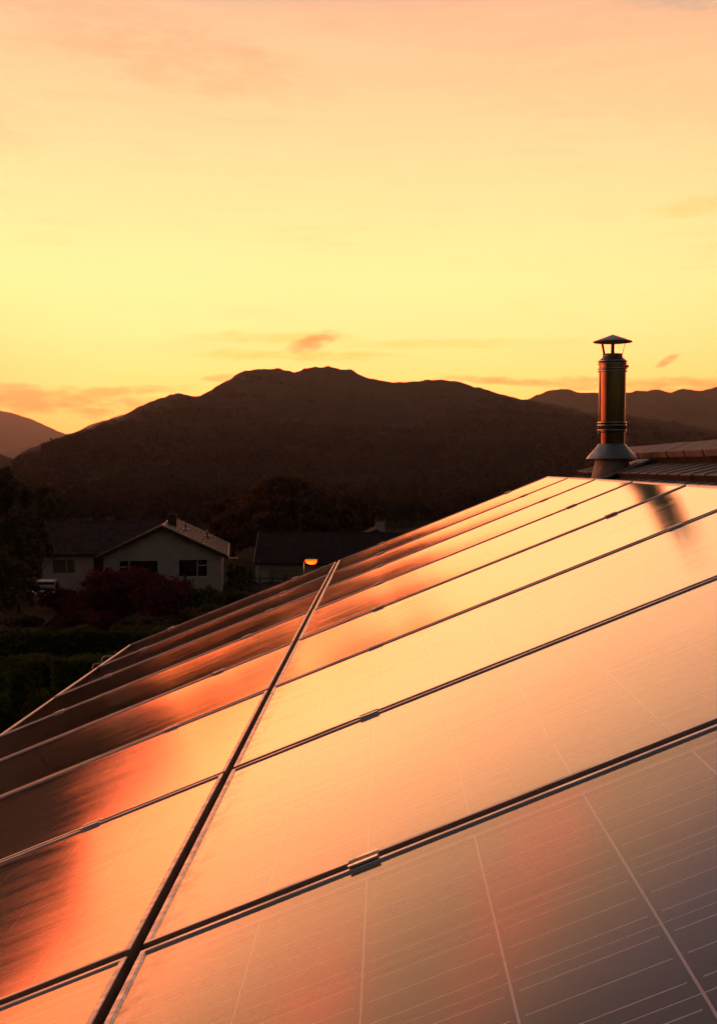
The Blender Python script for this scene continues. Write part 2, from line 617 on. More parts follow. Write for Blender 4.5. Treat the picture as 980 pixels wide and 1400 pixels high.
def ground_z(x, y):
    x = np.asarray(x, float)
    y = np.asarray(y, float)
    z = .5 - 4.0 * sstep(6, 84, y) - 1.2 * sstep(84, 125, y) - 3.5 * sstep(125, 330, y)
    z = z + .5 * np.sin(x * .06 + 1.0) * sstep(20, 60, y) * .6
    return z


def gz(x, y):
    return float(ground_z(x, y))


_perm = np.random.RandomState(3).rand(256, 256)


def vnoise(x, y):
    xi = np.floor(x).astype(int)
    yi = np.floor(y).astype(int)
    fx, fy = x - xi, y - yi
    fx = fx * fx * (3 - 2 * fx)
    fy = fy * fy * (3 - 2 * fy)
    g = lambda a, b: _perm[a % 256, b % 256]
    return (g(xi, yi) * (1 - fx) + g(xi + 1, yi) * fx) * (1 - fy) + (g(xi, yi + 1) * (1 - fx) + g(xi + 1, yi + 1) * fx) * fy


def fbm(x, y, o=4):
    s, a, t = 0, 1.0, 0
    for k in range(o):
        s = s + a * (vnoise(x * 2 ** k + 17 * k, y * 2 ** k + 31 * k) - .5)
        t += a
        a *= .5
    return s / t


def grid_mesh(name, X, Y, Z, mat, smooth=True):
    n, m = X.shape
    vs = np.stack([X, Y, Z], -1).reshape(-1, 3)
    i = np.arange(n * m).reshape(n, m)
    fs = np.stack([i[:-1, :-1], i[:-1, 1:], i[1:, 1:], i[1:, :-1]], -1).reshape(-1, 4)
    me = bpy.data.meshes.new(name)
    me.from_pydata(vs.tolist(), [], fs.tolist())
    me.materials.append(M[mat])
    if smooth:
        me.polygons.foreach_set('use_smooth', [True] * len(me.polygons))
    return me


ys = np.concatenate([np.linspace(-400, -20, 10), np.linspace(-10, 140, 76), np.linspace(150, 600, 30), np.geomspace(700, 9700, 20)])
xs = np.concatenate([-np.geomspace(5900, 140, 22), np.linspace(-130, 130, 100), np.geomspace(140, 5900, 22)])
GX, GY = np.meshgrid(xs, ys)
GZ = ground_z(GX, GY) + fbm(GX / 9, GY / 9, 3) * .25
tag(obj('ground', grid_mesh('ground', GX, GY, GZ, 'ground')), kind='structure')


def hill(name, sil, D, front, back, base, mat, nx, ny, bump, extra=0.0):
    """fell built at distance D from its skyline; returns arrays for the woods"""
    px = np.array([s[0] for s in sil], float)
    el = np.array([(638.5 - s[1]) / F for s in sil])
    cx = np.linspace(px[0], px[-1], nx)
    e = np.interp(cx, px, el)
    X1 = (cx - 490) / F * D
    e = e + fbm(X1 / (40 * bump), X1 * 0 + 3.3, 4) * (bump * 2.2 / D) + fbm(X1 / (3.2 * bump), X1 * 0 + 9.1, 3) * (bump * 1.5 / D)
    t = np.linspace(0, 1, ny)
    tb = np.linspace(0, 1, ny // 3)[1:]
    Yc = np.concatenate([D - front * (1 - t), D + back * tb])
    pr = np.concatenate([t ** 1.35, (1 - tb) ** 1.2])
    X = np.repeat(X1[None], len(Yc), 0)
    Yw = fbm(X / 600, Yc[:, None] / 600 + X * 0, 3) * front * .12
    Y = np.repeat(Yc[:, None], nx, 1)
    H = CAMZ + e * D - base
    amp = np.minimum(1, np.concatenate([4 * t * (1 - t), 4 * tb * (1 - tb)]))[:, None]
    Z = base + pr[:, None] * H[None]
    Z = Z + fbm(X / 220, Y / 160, 5) * amp * H[None] * .22
    Z = Z + (fbm(X / (14 * bump), Y / (14 * bump), 2)) * bump * 2.0 * np.minimum(1, pr[:, None] * 5)
    # the near face never rises above the skyline seen in the same direction
    Yd = Y + Yw * amp
    ea = np.interp(490 + X / Yd * F, cx, e)
    lim = CAMZ + ea * Yd - (1.5 + bump * 1.2) * np.minimum(1, np.abs(Y - D) / 120)
    Z = np.where(Y < D - 1, np.minimum(Z, np.maximum(lim, base - 2)), Z)
    SLACK = (ea * Yd + CAMZ - Z)
    o = tag(obj(name, grid_mesh(name, X, Y + Yw * amp, Z, mat)), kind='structure')
    return X, Y + Yw * amp, Z, pr, SLACK


main_sil = [(-330, 668), (-180, 660), (-60, 652), (0, 640), (12, 634), (40, 614), (62, 605), (85, 597), (100, 593), (125, 587),
            (150, 576), (172, 568), (186, 559), (205, 549), (222, 543), (245, 538), (260, 540), (273, 541), (283, 536),
            (295, 528), (310, 520), (322, 513), (335, 508), (350, 506), (366, 505), (380, 505), (391, 507), (402, 510),
            (408, 508), (417, 504), (430, 503), (446, 502), (456, 503), (470, 507), (478, 506), (490, 513), (503, 518),
            (520, 520), (540, 523), (558, 523), (572, 521), (586, 519), (602, 520), (622, 523), (645, 530), (660, 533),
            (680, 538), (703, 543), (725, 549), (750, 555), (790, 562), (850, 568), (900, 574), (960, 584), (1030, 596),
            (1150, 612), (1400, 625)]
HX, HY, HZ, HP, HS = hill('main_fell', main_sil, 1900, 1420, 900, -7.5, 'hill', 860, 130, 3.0)
right_sil = [(500, 575), (640, 566), (690, 556), (722, 547), (735, 540), (748, 535), (766, 532), (780, 535), (792, 539), (812, 539),
             (835, 537), (857, 536), (880, 534), (898, 532), (905, 535), (915, 536), (922, 533), (931, 531), (945, 534),
             (956, 535), (966, 531), (973, 529), (985, 530), (1010, 534), (1060, 528), (1120, 520), (1250, 530), (1500, 520), (1800, 540)]
hill('right_fell', right_sil, 3600, 1500, 1200, 0, 'hill_far', 320, 60, 5.0)
left_sil = [(-430, 540), (-300, 545), (-200, 548), (-110, 553), (-60, 556), (-30, 559), (0, 562), (14, 563), (28, 567), (45, 574), (62, 581), (78, 588), (95, 594),
            (120, 603), (160, 615), (240, 628)]
hill('left_fell', left_sil, 8200, 1200, 1400, 0, 'hill_far', 240, 60, 5.0)
west_sil = [(-1500, 440), (-1250, 445), (-950, 455), (-760, 462), (-560, 474), (-420, 484), (-300, 492), (-220, 503), (-165, 522), (-120, 548), (-80, 585), (-50, 620), (-25, 650), (0, 690)]
hill('west_fell', west_sil, 1600, 1000, 700, -7.5, 'hill', 260, 70, 3.5)
back_sil = [(40, 610), (80, 599), (104, 592), (118, 586), (130, 580), (143, 577), (152, 573), (166, 569), (185, 560), (215, 556), (260, 548), (330, 552), (420, 570), (600, 600)]
hill('back_fell', back_sil, 7000, 1800, 1800, 0, 'hill_far', 160, 40, 8.0)


rs = np.random.RandomState(5)
nR, nC = HX.shape
front_rows = 130
k_ = 34000
r_ = (rs.rand(k_) ** 1.1 * (front_rows - 2)).astype(int)
c_ = rs.randint(80, nC - 120, k_)
x_, y_, z_ = HX[r_, c_], HY[r_, c_], HZ[r_, c_]
dens = fbm(x_ / 260., y_ / 200., 3) * 2.2 + .75 - HP[r_] * .8
ok = (np.abs(x_ / y_) < .42) & (rs.rand(k_) < dens) & ((HS[r_, c_] > 6.5) | ((HP[r_] > .97) & (HS[r_, c_] > -1) & (rs.rand(k_) < .25)))
r_, x_, y_, z_ = [a[ok][:10000] for a in (r_, x_, y_, z_)]
rad = (2.2 + 2.6 * rs.rand(len(x_))) * np.where(HP[r_] > .93, .45, 1.0)
pts = np.stack([x_ + rs.randn(len(x_)) * 3, y_ + rs.randn(len(x_)) * 5, z_ + rad * .35], -1)


def leafy_wood(name, pts, rad, per, leaf, label, seed):
    """a wood read as one mass: every crown is a cloud of leaf clumps"""
    rs = np.random.RandomState(seed)
    n = len(pts)
    d = rs.randn(n, per, 3)
    d /= np.linalg.norm(d, axis=2)[..., None]
    d[..., 2] = np.abs(d[..., 2]) * 1.1 - .25
    lump = 1 + .35 * np.sin(d[..., 0] * 5 + rs.rand(n, 1) * 9) * np.sin(d[..., 1] * 5 + d[..., 2] * 4 + rs.rand(n, 1) * 9)
    C = np.asarray(pts)[:, None] + d * (rad[:, None] * lump * (.75 + .3 * rs.rand(n, per)))[..., None]
    C = C.reshape(-1, 3)
    NR = (d + rs.randn(n, per, 3) * .5).reshape(-1, 3)
    NR /= np.linalg.norm(NR, axis=1)[:, None]
    k = len(C)
    a = np.cross(NR, rs.randn(k, 3))
    a /= np.linalg.norm(a, axis=1)[:, None]
    b = np.cross(NR, a)
    s = (leaf * np.repeat(rad, per) * (.6 + .8 * rs.rand(k)))[:, None]
    V = np.stack([C - a * s, C - b * s * .7, C + a * s, C + b * s * .7], 1).reshape(-1, 3)
    me = bpy.data.meshes.new(name)
    me.vertices.add(4 * k)
    me.vertices.foreach_set('co', V.ravel())
    me.loops.add(4 * k)
    me.loops.foreach_set('vertex_index', np.arange(4 * k, dtype=np.int32))
    me.polygons.add(k)
    me.polygons.foreach_set('loop_start', np.arange(0, 4 * k, 4, dtype=np.int32))
    me.update(calc_edges=True)
    me.materials.append(M['wood'])
    return tag(obj(name, me), label, 'woodland', kind='stuff')


leafy_wood('hillside_woodland', pts, rad, 40, .30, 'dark wood covering the near slope of the big fell', 12)
y_ = 250 + 330 * rs.rand(1100)
x_ = (rs.rand(1100) - .58) * y_ * .62
rad = 2.2 + 2.6 * rs.rand(1100)
pts = np.stack([x_, y_, ground_z(x_, y_) + rad * (.5 + .8 * rs.rand(1100))], -1)
leafy_wood('valley_woodland', pts, rad, 130, .16, 'dark belt of trees in the valley behind the houses', 13)


# ------------------------------------------------------------------ plants
def foliage(name, mat, parent, blobs, n, leaf, seed, shell=.55):
    """leaf-sized faces in many clumps; blobs = (centre, radii) in the parent's space"""
    rs = np.random.RandomState(seed)
    vol = np.array([b[1][0] * b[1][1] * b[1][2] for b in blobs]) ** (2 / 3)
    vol /= vol.sum()
    C, NRM = [], []
    for (c, r), w in zip(blobs, vol):
        k = max(20, int(n * w))
        ncl = max(8, k // 45)
        d = rs.randn(ncl, 3)
        d /= np.linalg.norm(d, axis=1)[:, None]
        q = d * (shell + (1 - shell) * rs.rand(ncl, 1) ** .5)
        cid = rs.randint(0, ncl, k)
        cs = (.13 + .16 * rs.rand(ncl))
        off = rs.randn(k, 3)
        off /= np.linalg.norm(off, axis=1)[:, None]
        p = q[cid] + off * cs[cid][:, None] * rs.rand(k, 1) ** .4
        p = p * np.array(r) + np.array(c)
        C.append(p)
        nr = off * .6 + d[cid] * .5 + rs.randn(k, 3) * .45 + np.array([0, 0, .35])
        NRM.append(nr / np.linalg.norm(nr, axis=1)[:, None])
    C = np.concatenate(C)
    NRM = np.concatenate(NRM)
    k = len(C)
    a = np.cross(NRM, rs.randn(k, 3))
    a /= np.linalg.norm(a, axis=1)[:, None]
    b = np.cross(NRM, a)
    s = leaf * (.6 + .8 * rs.rand(k, 1))
    V = np.stack([C - a * s, C - b * s * .55 + NRM * s * .15, C + a * s, C + b * s * .55 + NRM * s * .15], 1).reshape(-1, 3)
    Fc = np.arange(4 * k).reshape(k, 4)
    me = bpy.data.meshes.new(name)
    me.from_pydata(V.tolist(), [], Fc.tolist())
    me.materials.append(M[mat])
    return obj(name, me, parent)


def trunk(parent, h, r, limbs, seed, lean=0.0):
    rr = random.Random(seed)
    mb = MB()
    pts = [(lean * t * t, .1 * math.sin(3 * t), h * t) for t in (0, .25, .5, .75, 1)]
    mb.tube(pts, [r * 1.35, r, r * .85, r * .65, r * .4], 8)
    for k in range(limbs):
        t = .35 + .6 * k / max(1, limbs - 1)
        a = k * 2.4 + rr.random()
        l = h * (.55 - .25 * t) * (0.8 + .5 * rr.random())
        p0 = Vector((lean * t * t, 0, h * t))
        p1 = p0 + Vector((math.cos(a) * l * .5, math.sin(a) * l * .5, l * .35))
        p2 = p0 + Vector((math.cos(a) * l, math.sin(a) * l, l * .85))
        mb.tube([p0, p1, p2], [r * .4, r * .26, r * .1], 6)
    return mb.build('trunk', 'bark', parent)


def tree(px, py_top, Y, width, label, mat, n, leaf, seed, height=None, cat='tree', name='tree', blobs=None, group=None, squash=1.0):
    top = pix(px, py_top, Y)
    z0 = gz(top.x, top.y)
    h = top.z - z0
    e = empty(name, T((top.x, top.y, z0 - .05)), label, cat, group)
    trunk(e, h * .72, max(.06, width * .03), 6, seed)
    if blobs is None:
        rr = random.Random(seed)
        w = width / 2
        blobs = [((0, 0, h * .60), (w * .72, w * .72, h * .36)), ((0, 0, h * .84), (w * .42, w * .42, h * .15))]
        for k in range(7):
            a = k * .9 + rr.random()
            q = .5 + .15 * rr.random()
            blobs.append(((math.cos(a) * w * q, math.sin(a) * w * q, h * (.42 + .32 * rr.random())), (w * .42, w * .42, h * .19 * squash)))
    foliage('crown', mat, e, blobs, n, leaf, seed)
    return e


# ------------------------------------------------------------------ own house: roof frame
u_ = cam2world((0.92633036, 0.37505564, -0.03528939)).normalized()
v_ = cam2world((0.02286407, 0.0375294, 0.99903392))
v_.z = 0
v_.normalize()
u_ = (u_ - v_ * u_.dot(v_)).normalized()
n_ = u_.cross(v_)
if n_.z < 0:
    n_ = -n_
o_ = cam2world((-0.156241, -0.35745245, 8.76762746)) + Vector((0, 0, CAMZ))
ROOF = Matrix(((u_.x, v_.x, n_.x, o_.x), (u_.y, v_.y, n_.y, o_.y), (u_.z, v_.z, n_.z, o_.z), (0, 0, 0, 1)))
WP, LP, GAP = 1.01, 1.66, .02
PL, PW = LP - GAP, WP - GAP
SLOPE = math.asin(u_.z)
TZ = -.120            # tile plane below the panel plane
UE, UR = -2.02, 2.44  # eave and ridge in roof coordinates
VF, VN = 1.12, -13.0  # far verge and near end

house = empty('tiled_house', Matrix.Translation((o_.x, o_.y, gz(o_.x, o_.y))),
              'brown tiled house whose roof carries the solar panels', 'house')
HINV = house.matrix_basis.inverted()


def hpart(mb, name, mat, mtx=ROOF, parent=None, smooth=False, kind=None):
    o = mb.build(name, mat, parent or house, (HINV @ mtx) if parent is None else mtx, smooth)
    if kind:
        o['kind'] = kind
    return o


# roof slab in roof coordinates (x up-slope, y along the ridge, z out); the far slope mirrors it about the ridge
slab = MB().box(UE, UR, VN, VF - .04, TZ - .12, TZ - .062)
rc, rs_ = math.cos(2 * SLOPE), math.sin(2 * SLOPE)
ridge_pt = Vector((UR, 0, TZ))
far_x = Vector((-rc * -1, 0, 0))
# second slope: descends on the other side
dn = Vector((math.cos(2 * SLOPE), 0, -math.sin(2 * SLOPE)))
nn = Vector((math.sin(2 * SLOPE), 0, math.cos(2 * SLOPE)))
FARM = Matrix(((dn.x, 0, nn.x, ridge_pt.x), (0, 1, 0, 0), (dn.z, 0, nn.z, ridge_pt.z), (0, 0, 0, 1)))
slab.box(0.02, 4.6, VN, VF - .04, -.12, -.062, FARM)
slab.box(0.0, 4.6, VN, VF, -.058, -.002, FARM)
roof = hpart(slab, 'roof', 'underlay')
# the tile courses: gauge .26 with butts at the places the photograph shows
TW, GA, TH = .262, .262, .046
butt0 = 1.65 + .37
courses = [butt0 + GA * k for k in range(-15, 2)]


def tile_mesh(w, l):
    """interlocking tile: thick butt, raised side roll, slight lift at the lower edge"""
    mb = MB()
    nx = [(-w / 2, 0), (w / 2 - .050, 0), (w / 2 - .040, .007), (w / 2 - .014, .007), (w / 2 - .004, 0), (w / 2, -.012)]
    vs = []
    for (x, lift) in [(0, .0), (.004, .003), (l, -TH * .55)]:
        pass
    prof = []
    rows = [(0.0, -TH, False), (0.0, -.004, True), (.004, 0.0, True), (l + .05, -TH * 1.05, True), (l + .05, -TH * 1.6, False)]
    for (x, z, top) in rows:
        for (y, hgt) in nx:
            vs.append((x, y, z + (hgt if top else 0)))
    m = len(nx)
    fs = []
    for r in range(len(rows) - 1):
        for c in range(m - 1):
            fs.append((r * m + c, r * m + c + 1, (r + 1) * m + c + 1, (r + 1) * m + c))
    fs.append(tuple(r * m for r in range(len(rows))))
    fs.append(tuple(r * m + m - 1 for r in range(len(rows)))[::-1])
    mb.add(vs, fs)
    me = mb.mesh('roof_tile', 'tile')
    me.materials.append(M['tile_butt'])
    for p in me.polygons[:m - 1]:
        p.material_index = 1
    return me


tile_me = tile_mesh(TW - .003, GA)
rest = MB()
tvs = [tuple(v.co) for v in tile_me.vertices]
tfs = [tuple(p.vertices) for p in tile_me.polygons]
trng = random.Random(4)
for ci, u0 in enumerate(courses):
    k = 0
    v0 = VF - TW / 2
    while v0 > VN:
        jit = Matrix.Rotation(R(trng.uniform(-.35, .35)), 4, 'Y') @ Matrix.Rotation(R(trng.uniform(-.5, .5)), 4, 'Z')
        mt = T((u0 + trng.uniform(-.003, .003), v0, TZ + trng.uniform(-.002, .002))) @ jit
        visible = (ci >= len(courses) - 3 and v0 > -6.3) or (v0 > .05)
        if visible:
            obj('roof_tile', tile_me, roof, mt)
        elif v0 < -.0 and not (-1.3 < u0 < 1.2 and v0 > -7):
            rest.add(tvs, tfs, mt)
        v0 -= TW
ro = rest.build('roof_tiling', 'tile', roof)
ro['kind'] = 'stuff'
# ridge: bedded angular ridge tiles
RW, RT, RL = .168, .036, .435


def ridge_mesh():
    mb = MB()
    s2 = 2 * SLOPE
    # profile in roof x/z, relative to the ridge point: near wing then far wing
    out = [(-RW, .040), (-RW + .004, .044), (-.012, .044), (.000, .040)]
    inn = [(-RW, .004), (.0, .004)]
    far = lambda a, b: (a * math.cos(s2) + b * math.sin(s2), -a * math.sin(s2) + b * math.cos(s2))
    apex = (.044 * math.tan(SLOPE), .044)
    poly = [(-RW, .0), (-RW, .038), (-RW + .005, .042), (apex[0] - .03, .039), (apex[0], .034), far(.03, .036), far(RW - .005, .042), far(RW, .038), far(RW, 0.0)]
    mb.prism(poly, -RL / 2 + .018, RL / 2 - .018)
    return mb.mesh('ridge_tile', 'ridge')


rme = ridge_mesh()
v0 = VF - .02 - RL / 2
while v0 > VN:
    obj('ridge_tile', rme, roof, T((UR + trng.uniform(-.003, .003), v0, TZ + .004 + trng.uniform(-.003, .003))) @ Matrix.Rotation(R(trng.uniform(-.6, .6)), 4, 'X') @ Matrix.Rotation(R(trng.uniform(-.6, .6)), 4, 'Z'))
    v0 -= RL
mor = MB().prism([(-RW + .012, -.03), (-RW + .012, .012), (0, .012), (.02, -.03)], VN, VF - .03, T((UR, 0, TZ)))
mor.build('ridge_mortar', 'mortar', roof)
# verge trim at the far gable, soffit and gutter along the eave
vg = MB().box(UE, UR - .02, VF - .01, VF + .03, TZ - .16, TZ - .045)
vg.build('verge_board', 'soffit', roof)
eave_w = ROOF @ Vector((UE, 0, TZ - .08))
gut = MB()
gp = []
for k in range(9):
    a = math.pi + math.pi * k / 8
    gp.append((UE - .05 + .058 * math.cos(a), TZ - .075 + .058 * math.sin(a)))
for k in range(8, -1, -1):
    a = math.pi + math.pi * k / 8
    gp.append((UE - .05 + .052 * math.cos(a), TZ - .075 + .052 * math.sin(a)))
gut.prism(gp, VN, VF)
hpart(gut, 'gutter', 'gutter')
# walls (world-aligned along the ridge direction)
vx = Vector((v_.y, -v_.x, 0))
ridge_w = ROOF @ Vector((UR, 0, TZ))
eav = ROOF @ Vector((UE + .35, 0, TZ - .14))
half = (ridge_w - eav).dot(vx)
zb = gz(o_.x, o_.y)
WALLM = Matrix(((vx.x, v_.x, 0, ridge_w.x), (vx.y, v_.y, 0, ridge_w.y), (0, 0, 1, 0), (0, 0, 0, 1)))
wl = MB()
zt, zr = eav.z, ridge_w.z - .16
wl.prism([(-half, -1.5), (half, -1.5), (half, zt), (0, zr), (-half, zt)], VN + .3, VF - .12)
hpart(wl, 'wall', 'render_own', WALLM)


# ------------------------------------------------------------------ solar panels
def ring(prof, L, W):
    """picture-frame ring; prof = (inset, z)"""
    mb = MB()
    vs = []
    for ins, z in prof:
        x, y = L / 2 - ins, W / 2 - ins
        vs += [(-x, -y, z), (x, -y, z), (x, y, z), (-x, y, z)]
    fs = []
    for k in range(len(prof) - 1):
        for i in range(4):
            j = (i + 1) % 4
            fs.append((k * 4 + i, k * 4 + j, (k + 1) * 4 + j, (k + 1) * 4 + i))
    mb.add(vs, fs)
    return mb


frame_me = ring([(.028, -.040), (0, -.040), (0, -.0012), (.0012, 0), (.0088, 0), (.0100, -.0008), (.0125, -.0042)], PL, PW).mesh('frame', 'frame')
back_me = MB().box(-PL / 2 + .011, PL / 2 - .011, -PW / 2 + .011, PW / 2 - .011, -.019, -.0150).mesh('backsheet', 'backsheet')
cell_me = MB().box(-.0785, .0785, -.0765, .0765, 0, .0004).mesh('cell', 'cell')


def glass_mesh(sag, twist, seed):
    nx, ny = 17, 13
    X, Y = np.meshgrid(np.linspace(-PL / 2 + .0115, PL / 2 - .0115, nx), np.linspace(-PW / 2 + .0115, PW / 2 - .0115, ny))
    a, b = 2 * X / PL, 2 * Y / PW
    Z = -.0030 - sag * (1 - b * b) * (1 - .75 * a ** 4) + twist * a * b
    rs = np.random.RandomState(seed)
    for k in range(3):
        Z += .00022 * np.sin(X * rs.uniform(3, 7) + rs.rand() * 6) * np.sin(Y * rs.uniform(4, 8) + rs.rand() * 6) * (1 - b ** 2) * (1 - a ** 2)
    return grid_mesh('glass', X, Y, Z, 'glass')


row_name = ['lower row by the eave', 'upper row by the ridge']
ordn = ['farthest', 'second farthest', 'third farthest', 'fourth from the far end', 'fourth nearest', 'third nearest', 'second nearest', 'nearest']
prng = random.Random(21)
for rowi in (0, 1):
    for k in range(8):
        cu = (-LP / 2 if rowi == 0 else LP / 2)
        cv = -(k + .5) * WP
        tilt = Matrix.Rotation(R(prng.uniform(-.10, .10)), 4, 'X') @ Matrix.Rotation(R(prng.uniform(-.06, .06)), 4, 'Y')
        mt = ROOF @ T((cu, cv, 0)) @ tilt
        p = empty('solar_panel', mt, 'framed solar panel, %s in the %s' % (ordn[k], row_name[rowi]), 'solar panel', 'solar panels on the roof')
        obj('frame', frame_me, p)
        obj('backsheet', back_me, p)
        sag = prng.uniform(.0026, .0038) * (1.0 if k < 5 else .55)
        obj('glass', glass_mesh(sag, prng.uniform(-.0004, .0004), k * 2 + rowi), p)
        for i in range(10):
            for j in range(6):
                obj('cell', cell_me, p, T((-.72 + .16 * i, -.39 + .156 * j, -.01497)))

# mounting rails with their clamps
for ru, lab in ((-1.32, 'aluminium mounting rail with clamps nearest the eave'), (-.333, 'aluminium mounting rail with clamps just below the row seam'),
                (.345, 'aluminium mounting rail with clamps just above the row seam'), (1.335, 'aluminium mounting rail with clamps nearest the ridge')):
    e = empty('mounting_rail', ROOF @ T((ru, 0, TZ)), lab, 'mounting rail', 'rails under the panels')
    MB().box(-.02, .02, -8.25, .06, .036, .078).build('rail', 'rail', e)
    for v0 in (-.3, -2.1, -3.9, -5.7, -7.5):
        MB().box(-.035, .035, v0 - .015, v0 + .015, -.002, .036).build('roof_hook', 'rail', e)
    for k in range(0, 9):
        y = -k * WP + (.004 if k == 0 else 0) - (.004 if k == 8 else 0)
        c = MB()
        L2, zz = .0225, -TZ
        jx = prng.uniform(-.006, .006)
        if k in (0, 8):
            s = -1 if k == 0 else 1
            c.bbox(-L2, L2, y - .006 - (.012 if k == 0 else -.0), y + .006 + (.012 if k == 8 else 0), zz + .0006, zz + .0036, .0008, T((jx, 0, 0)))
            c.box(-L2, L2, y - .003, y + .005, zz - .04, zz + .0002, T((jx, 0, 0)))
        else:
            prof = [(-.0165, .0004), (-.0165, .0026), (-.0158, .0033), (-.0080, .0033), (-.0068, .0026), (-.0058, -.010), (.0058, -.010),
                    (.0068, .0026), (.0080, .0033), (.0158, .0033), (.0165, .0026), (.0165, .0004), (.0085, .0004), (.0075, -.013), (-.0075, -.013), (-.0085, .0004)]
            n = len(prof)
            vs = [(-L2 + jx, y + a, zz + b) for a, b in prof] + [(L2 + jx, y + a, zz + b) for a, b in prof]
            fs = [(i, (i + 1) % n, n + (i + 1) % n, n + i) for i in range(n)]
            for s in (0, n):
                for q in ((0, 1, 2, 3, 4, 15), (4, 5, 14, 15), (5, 6, 13, 14), (6, 7, 12, 13), (7, 8, 9, 10, 11, 12)):
                    fs.append(tuple(s + i for i in q))
            c.add(vs, fs)
            c.lathe([(.0048, zz - .010), (.0048, zz - .004), (.0001, zz - .004)], 10, T((jx, y, 0)))
        c.build('clamp', 'clamp', e)
# two pale brackets at the eave
for hv, hu in ((-.57, -1.74), (-.17, -1.775)):
    b = MB().tube([(0, 0, -.06), (-.03, 0, -.012), (-.085, 0, .006), (-.105, 0, .0), (-.115, 0, -.02)], .006, 8)
    o = b.build('eave_bracket', 'hook', None, ROOF @ T((hu + .05, hv, -.01)), True)
    tag(o, 'small pale metal bracket at the eave, %s of two' % ('nearer' if hv < -.3 else 'farther'), 'bracket', 'brackets at the eave')


# ------------------------------------------------------------------ flue
fl = pix(836, 600, 8.30)
fx, fy = fl.x, fl.y
PXM = 8.30 / F


def fz(py):
    return CAMZ + (638.5 - py) * PXM


zroof = (ROOF @ Vector((1.98, (Vector((fx, fy, 0)) - o_).dot(v_), TZ))).z
FB = fz(665)
flue = empty('flue_chimney', T((fx, fy, FB)), 'stainless steel flue with conical rain cap rising beside the ridge', 'chimney')


def fp(prof, name, mat, seg=48, smooth=True):
    mb = MB().lathe([(r * PXM, fz(y) - FB) for r, y in prof], seg)
    o = mb.build(name, mat, flue, None, smooth)
    md = o.modifiers.new('edges', 'EDGE_SPLIT')
    md.split_angle = R(35)
    return o


fp([(0, 458.3), (1.2, 458.6), (25.5, 467.4), (26.4, 468.1), (26.2, 469.0), (24.6, 469.3), (0, 461.5)], 'rain_cap', 'steel_dull')
for k, a in enumerate((200, 258, -12)):
    a = R(a)
    q0 = Vector((math.cos(a) * 12.6 * PXM, math.sin(a) * 12.6 * PXM, fz(487) - FB))
    q1 = Vector((math.cos(a) * 17.5 * PXM, math.sin(a) * 19.0 * PXM, fz(466.6) - FB))
    tdir = Vector((-math.sin(a), math.cos(a), 0)) * 2.4 * PXM
    rdir = Vector((math.cos(a), math.sin(a), 0)) * .4 * PXM
    mb = MB()
    vs = [q0 - tdir - rdir, q0 + tdir - rdir, q0 + tdir + rdir, q0 - tdir + rdir, q1 - tdir - rdir, q1 + tdir - rdir, q1 + tdir + rdir, q1 - tdir + rdir]
    mb.add(vs, [(3, 2, 1, 0), (4, 5, 6, 7), (0, 1, 5, 4), (1, 2, 6, 5), (2, 3, 7, 6), (3, 0, 4, 7)])
    mb.build('strut', 'steel_dull', flue)
fp([(11.8, 484.6), (13.2, 484.6), (13.6, 485.4), (13.2, 486.2), (13.2, 487.8), (13.7, 488.4), (13.3, 489.2), (18.6, 493.6)], 'neck_ring', 'steel_dull')
fp([(18.6, 493.6), (19.2, 494.6), (18.6, 495.6), (18.5, 497), (19.4, 497.6), (19.4, 498.6), (18.5, 499.2), (18.5, 503.6), (19.4, 504.2), (19.4, 505.4), (18.4, 506.2), (18.4, 507.2), (19.3, 507.8), (19.3, 508.6), (18.3, 509.2)], 'upper_band', 'steel')
MB().box(18.6 * PXM, 21.6 * PXM, -1.2 * PXM, 1.2 * PXM, -1.8 * PXM, 1.8 * PXM).build('band_latch', 'band', flue, T((0, 0, fz(502) - FB)) @ RZ(-18))
fp([(18.3, 509.2), (18.2, 576.6)], 'pipe', 'steel')
for yy in (494.8, 498.2, 504.9, 508.3, 578.0, 581.9, 588.3):
    fp([(19.3, yy - .75), (19.95, yy - .45), (20.05, yy), (19.95, yy + .45), (19.3, yy + .75)], 'rim', 'steel_rim')
fp([(18.2, 576.6), (19.5, 577.2), (19.7, 578.6), (18.6, 579.4), (18.5, 580.6), (19.5, 581.2), (19.5, 582.4), (18.6, 583.0)], 'locking_band', 'steel')
fp([(18.5, 583.0), (19.3, 583.6), (19.3, 586.4), (18.5, 587)], 'rubber_seal', 'band')
fp([(18.6, 587.0), (19.6, 587.6), (19.6, 588.8), (18.6, 589.6), (18.6, 590.6), (19.3, 591.2), (18.2, 592.0)], 'locking_band', 'steel')
fp([(18.2, 592.0), (18.2, 612)], 'pipe', 'steel')
fp([(18.4, 607.0), (19.4, 608.0), (20.5, 610.0), (34.2, 626.4), (34.6, 627.2), (33.8, 627.2), (22, 613)], 'storm_collar', 'steel_dull')
fp([(21.0, 618), (21.6, 626), (27.0, 652), (29, 664), (29.3, 672)], 'flashing_cone', 'lead')
# square base flashing dressed onto the tiles
vc = (Vector((fx, fy, 0)) - Vector((o_.x, o_.y, 0))).dot(v_)
uc = (fx - (o_ + v_ * vc).x) / u_.x
fm = flue.matrix_basis.inverted() @ ROOF @ T((uc - .01, vc, TZ + .006))
MB().bbox(-.20, .20, -.21, .21, -.016, -.002, .002).build('base_flashing', 'lead', flue, fm)


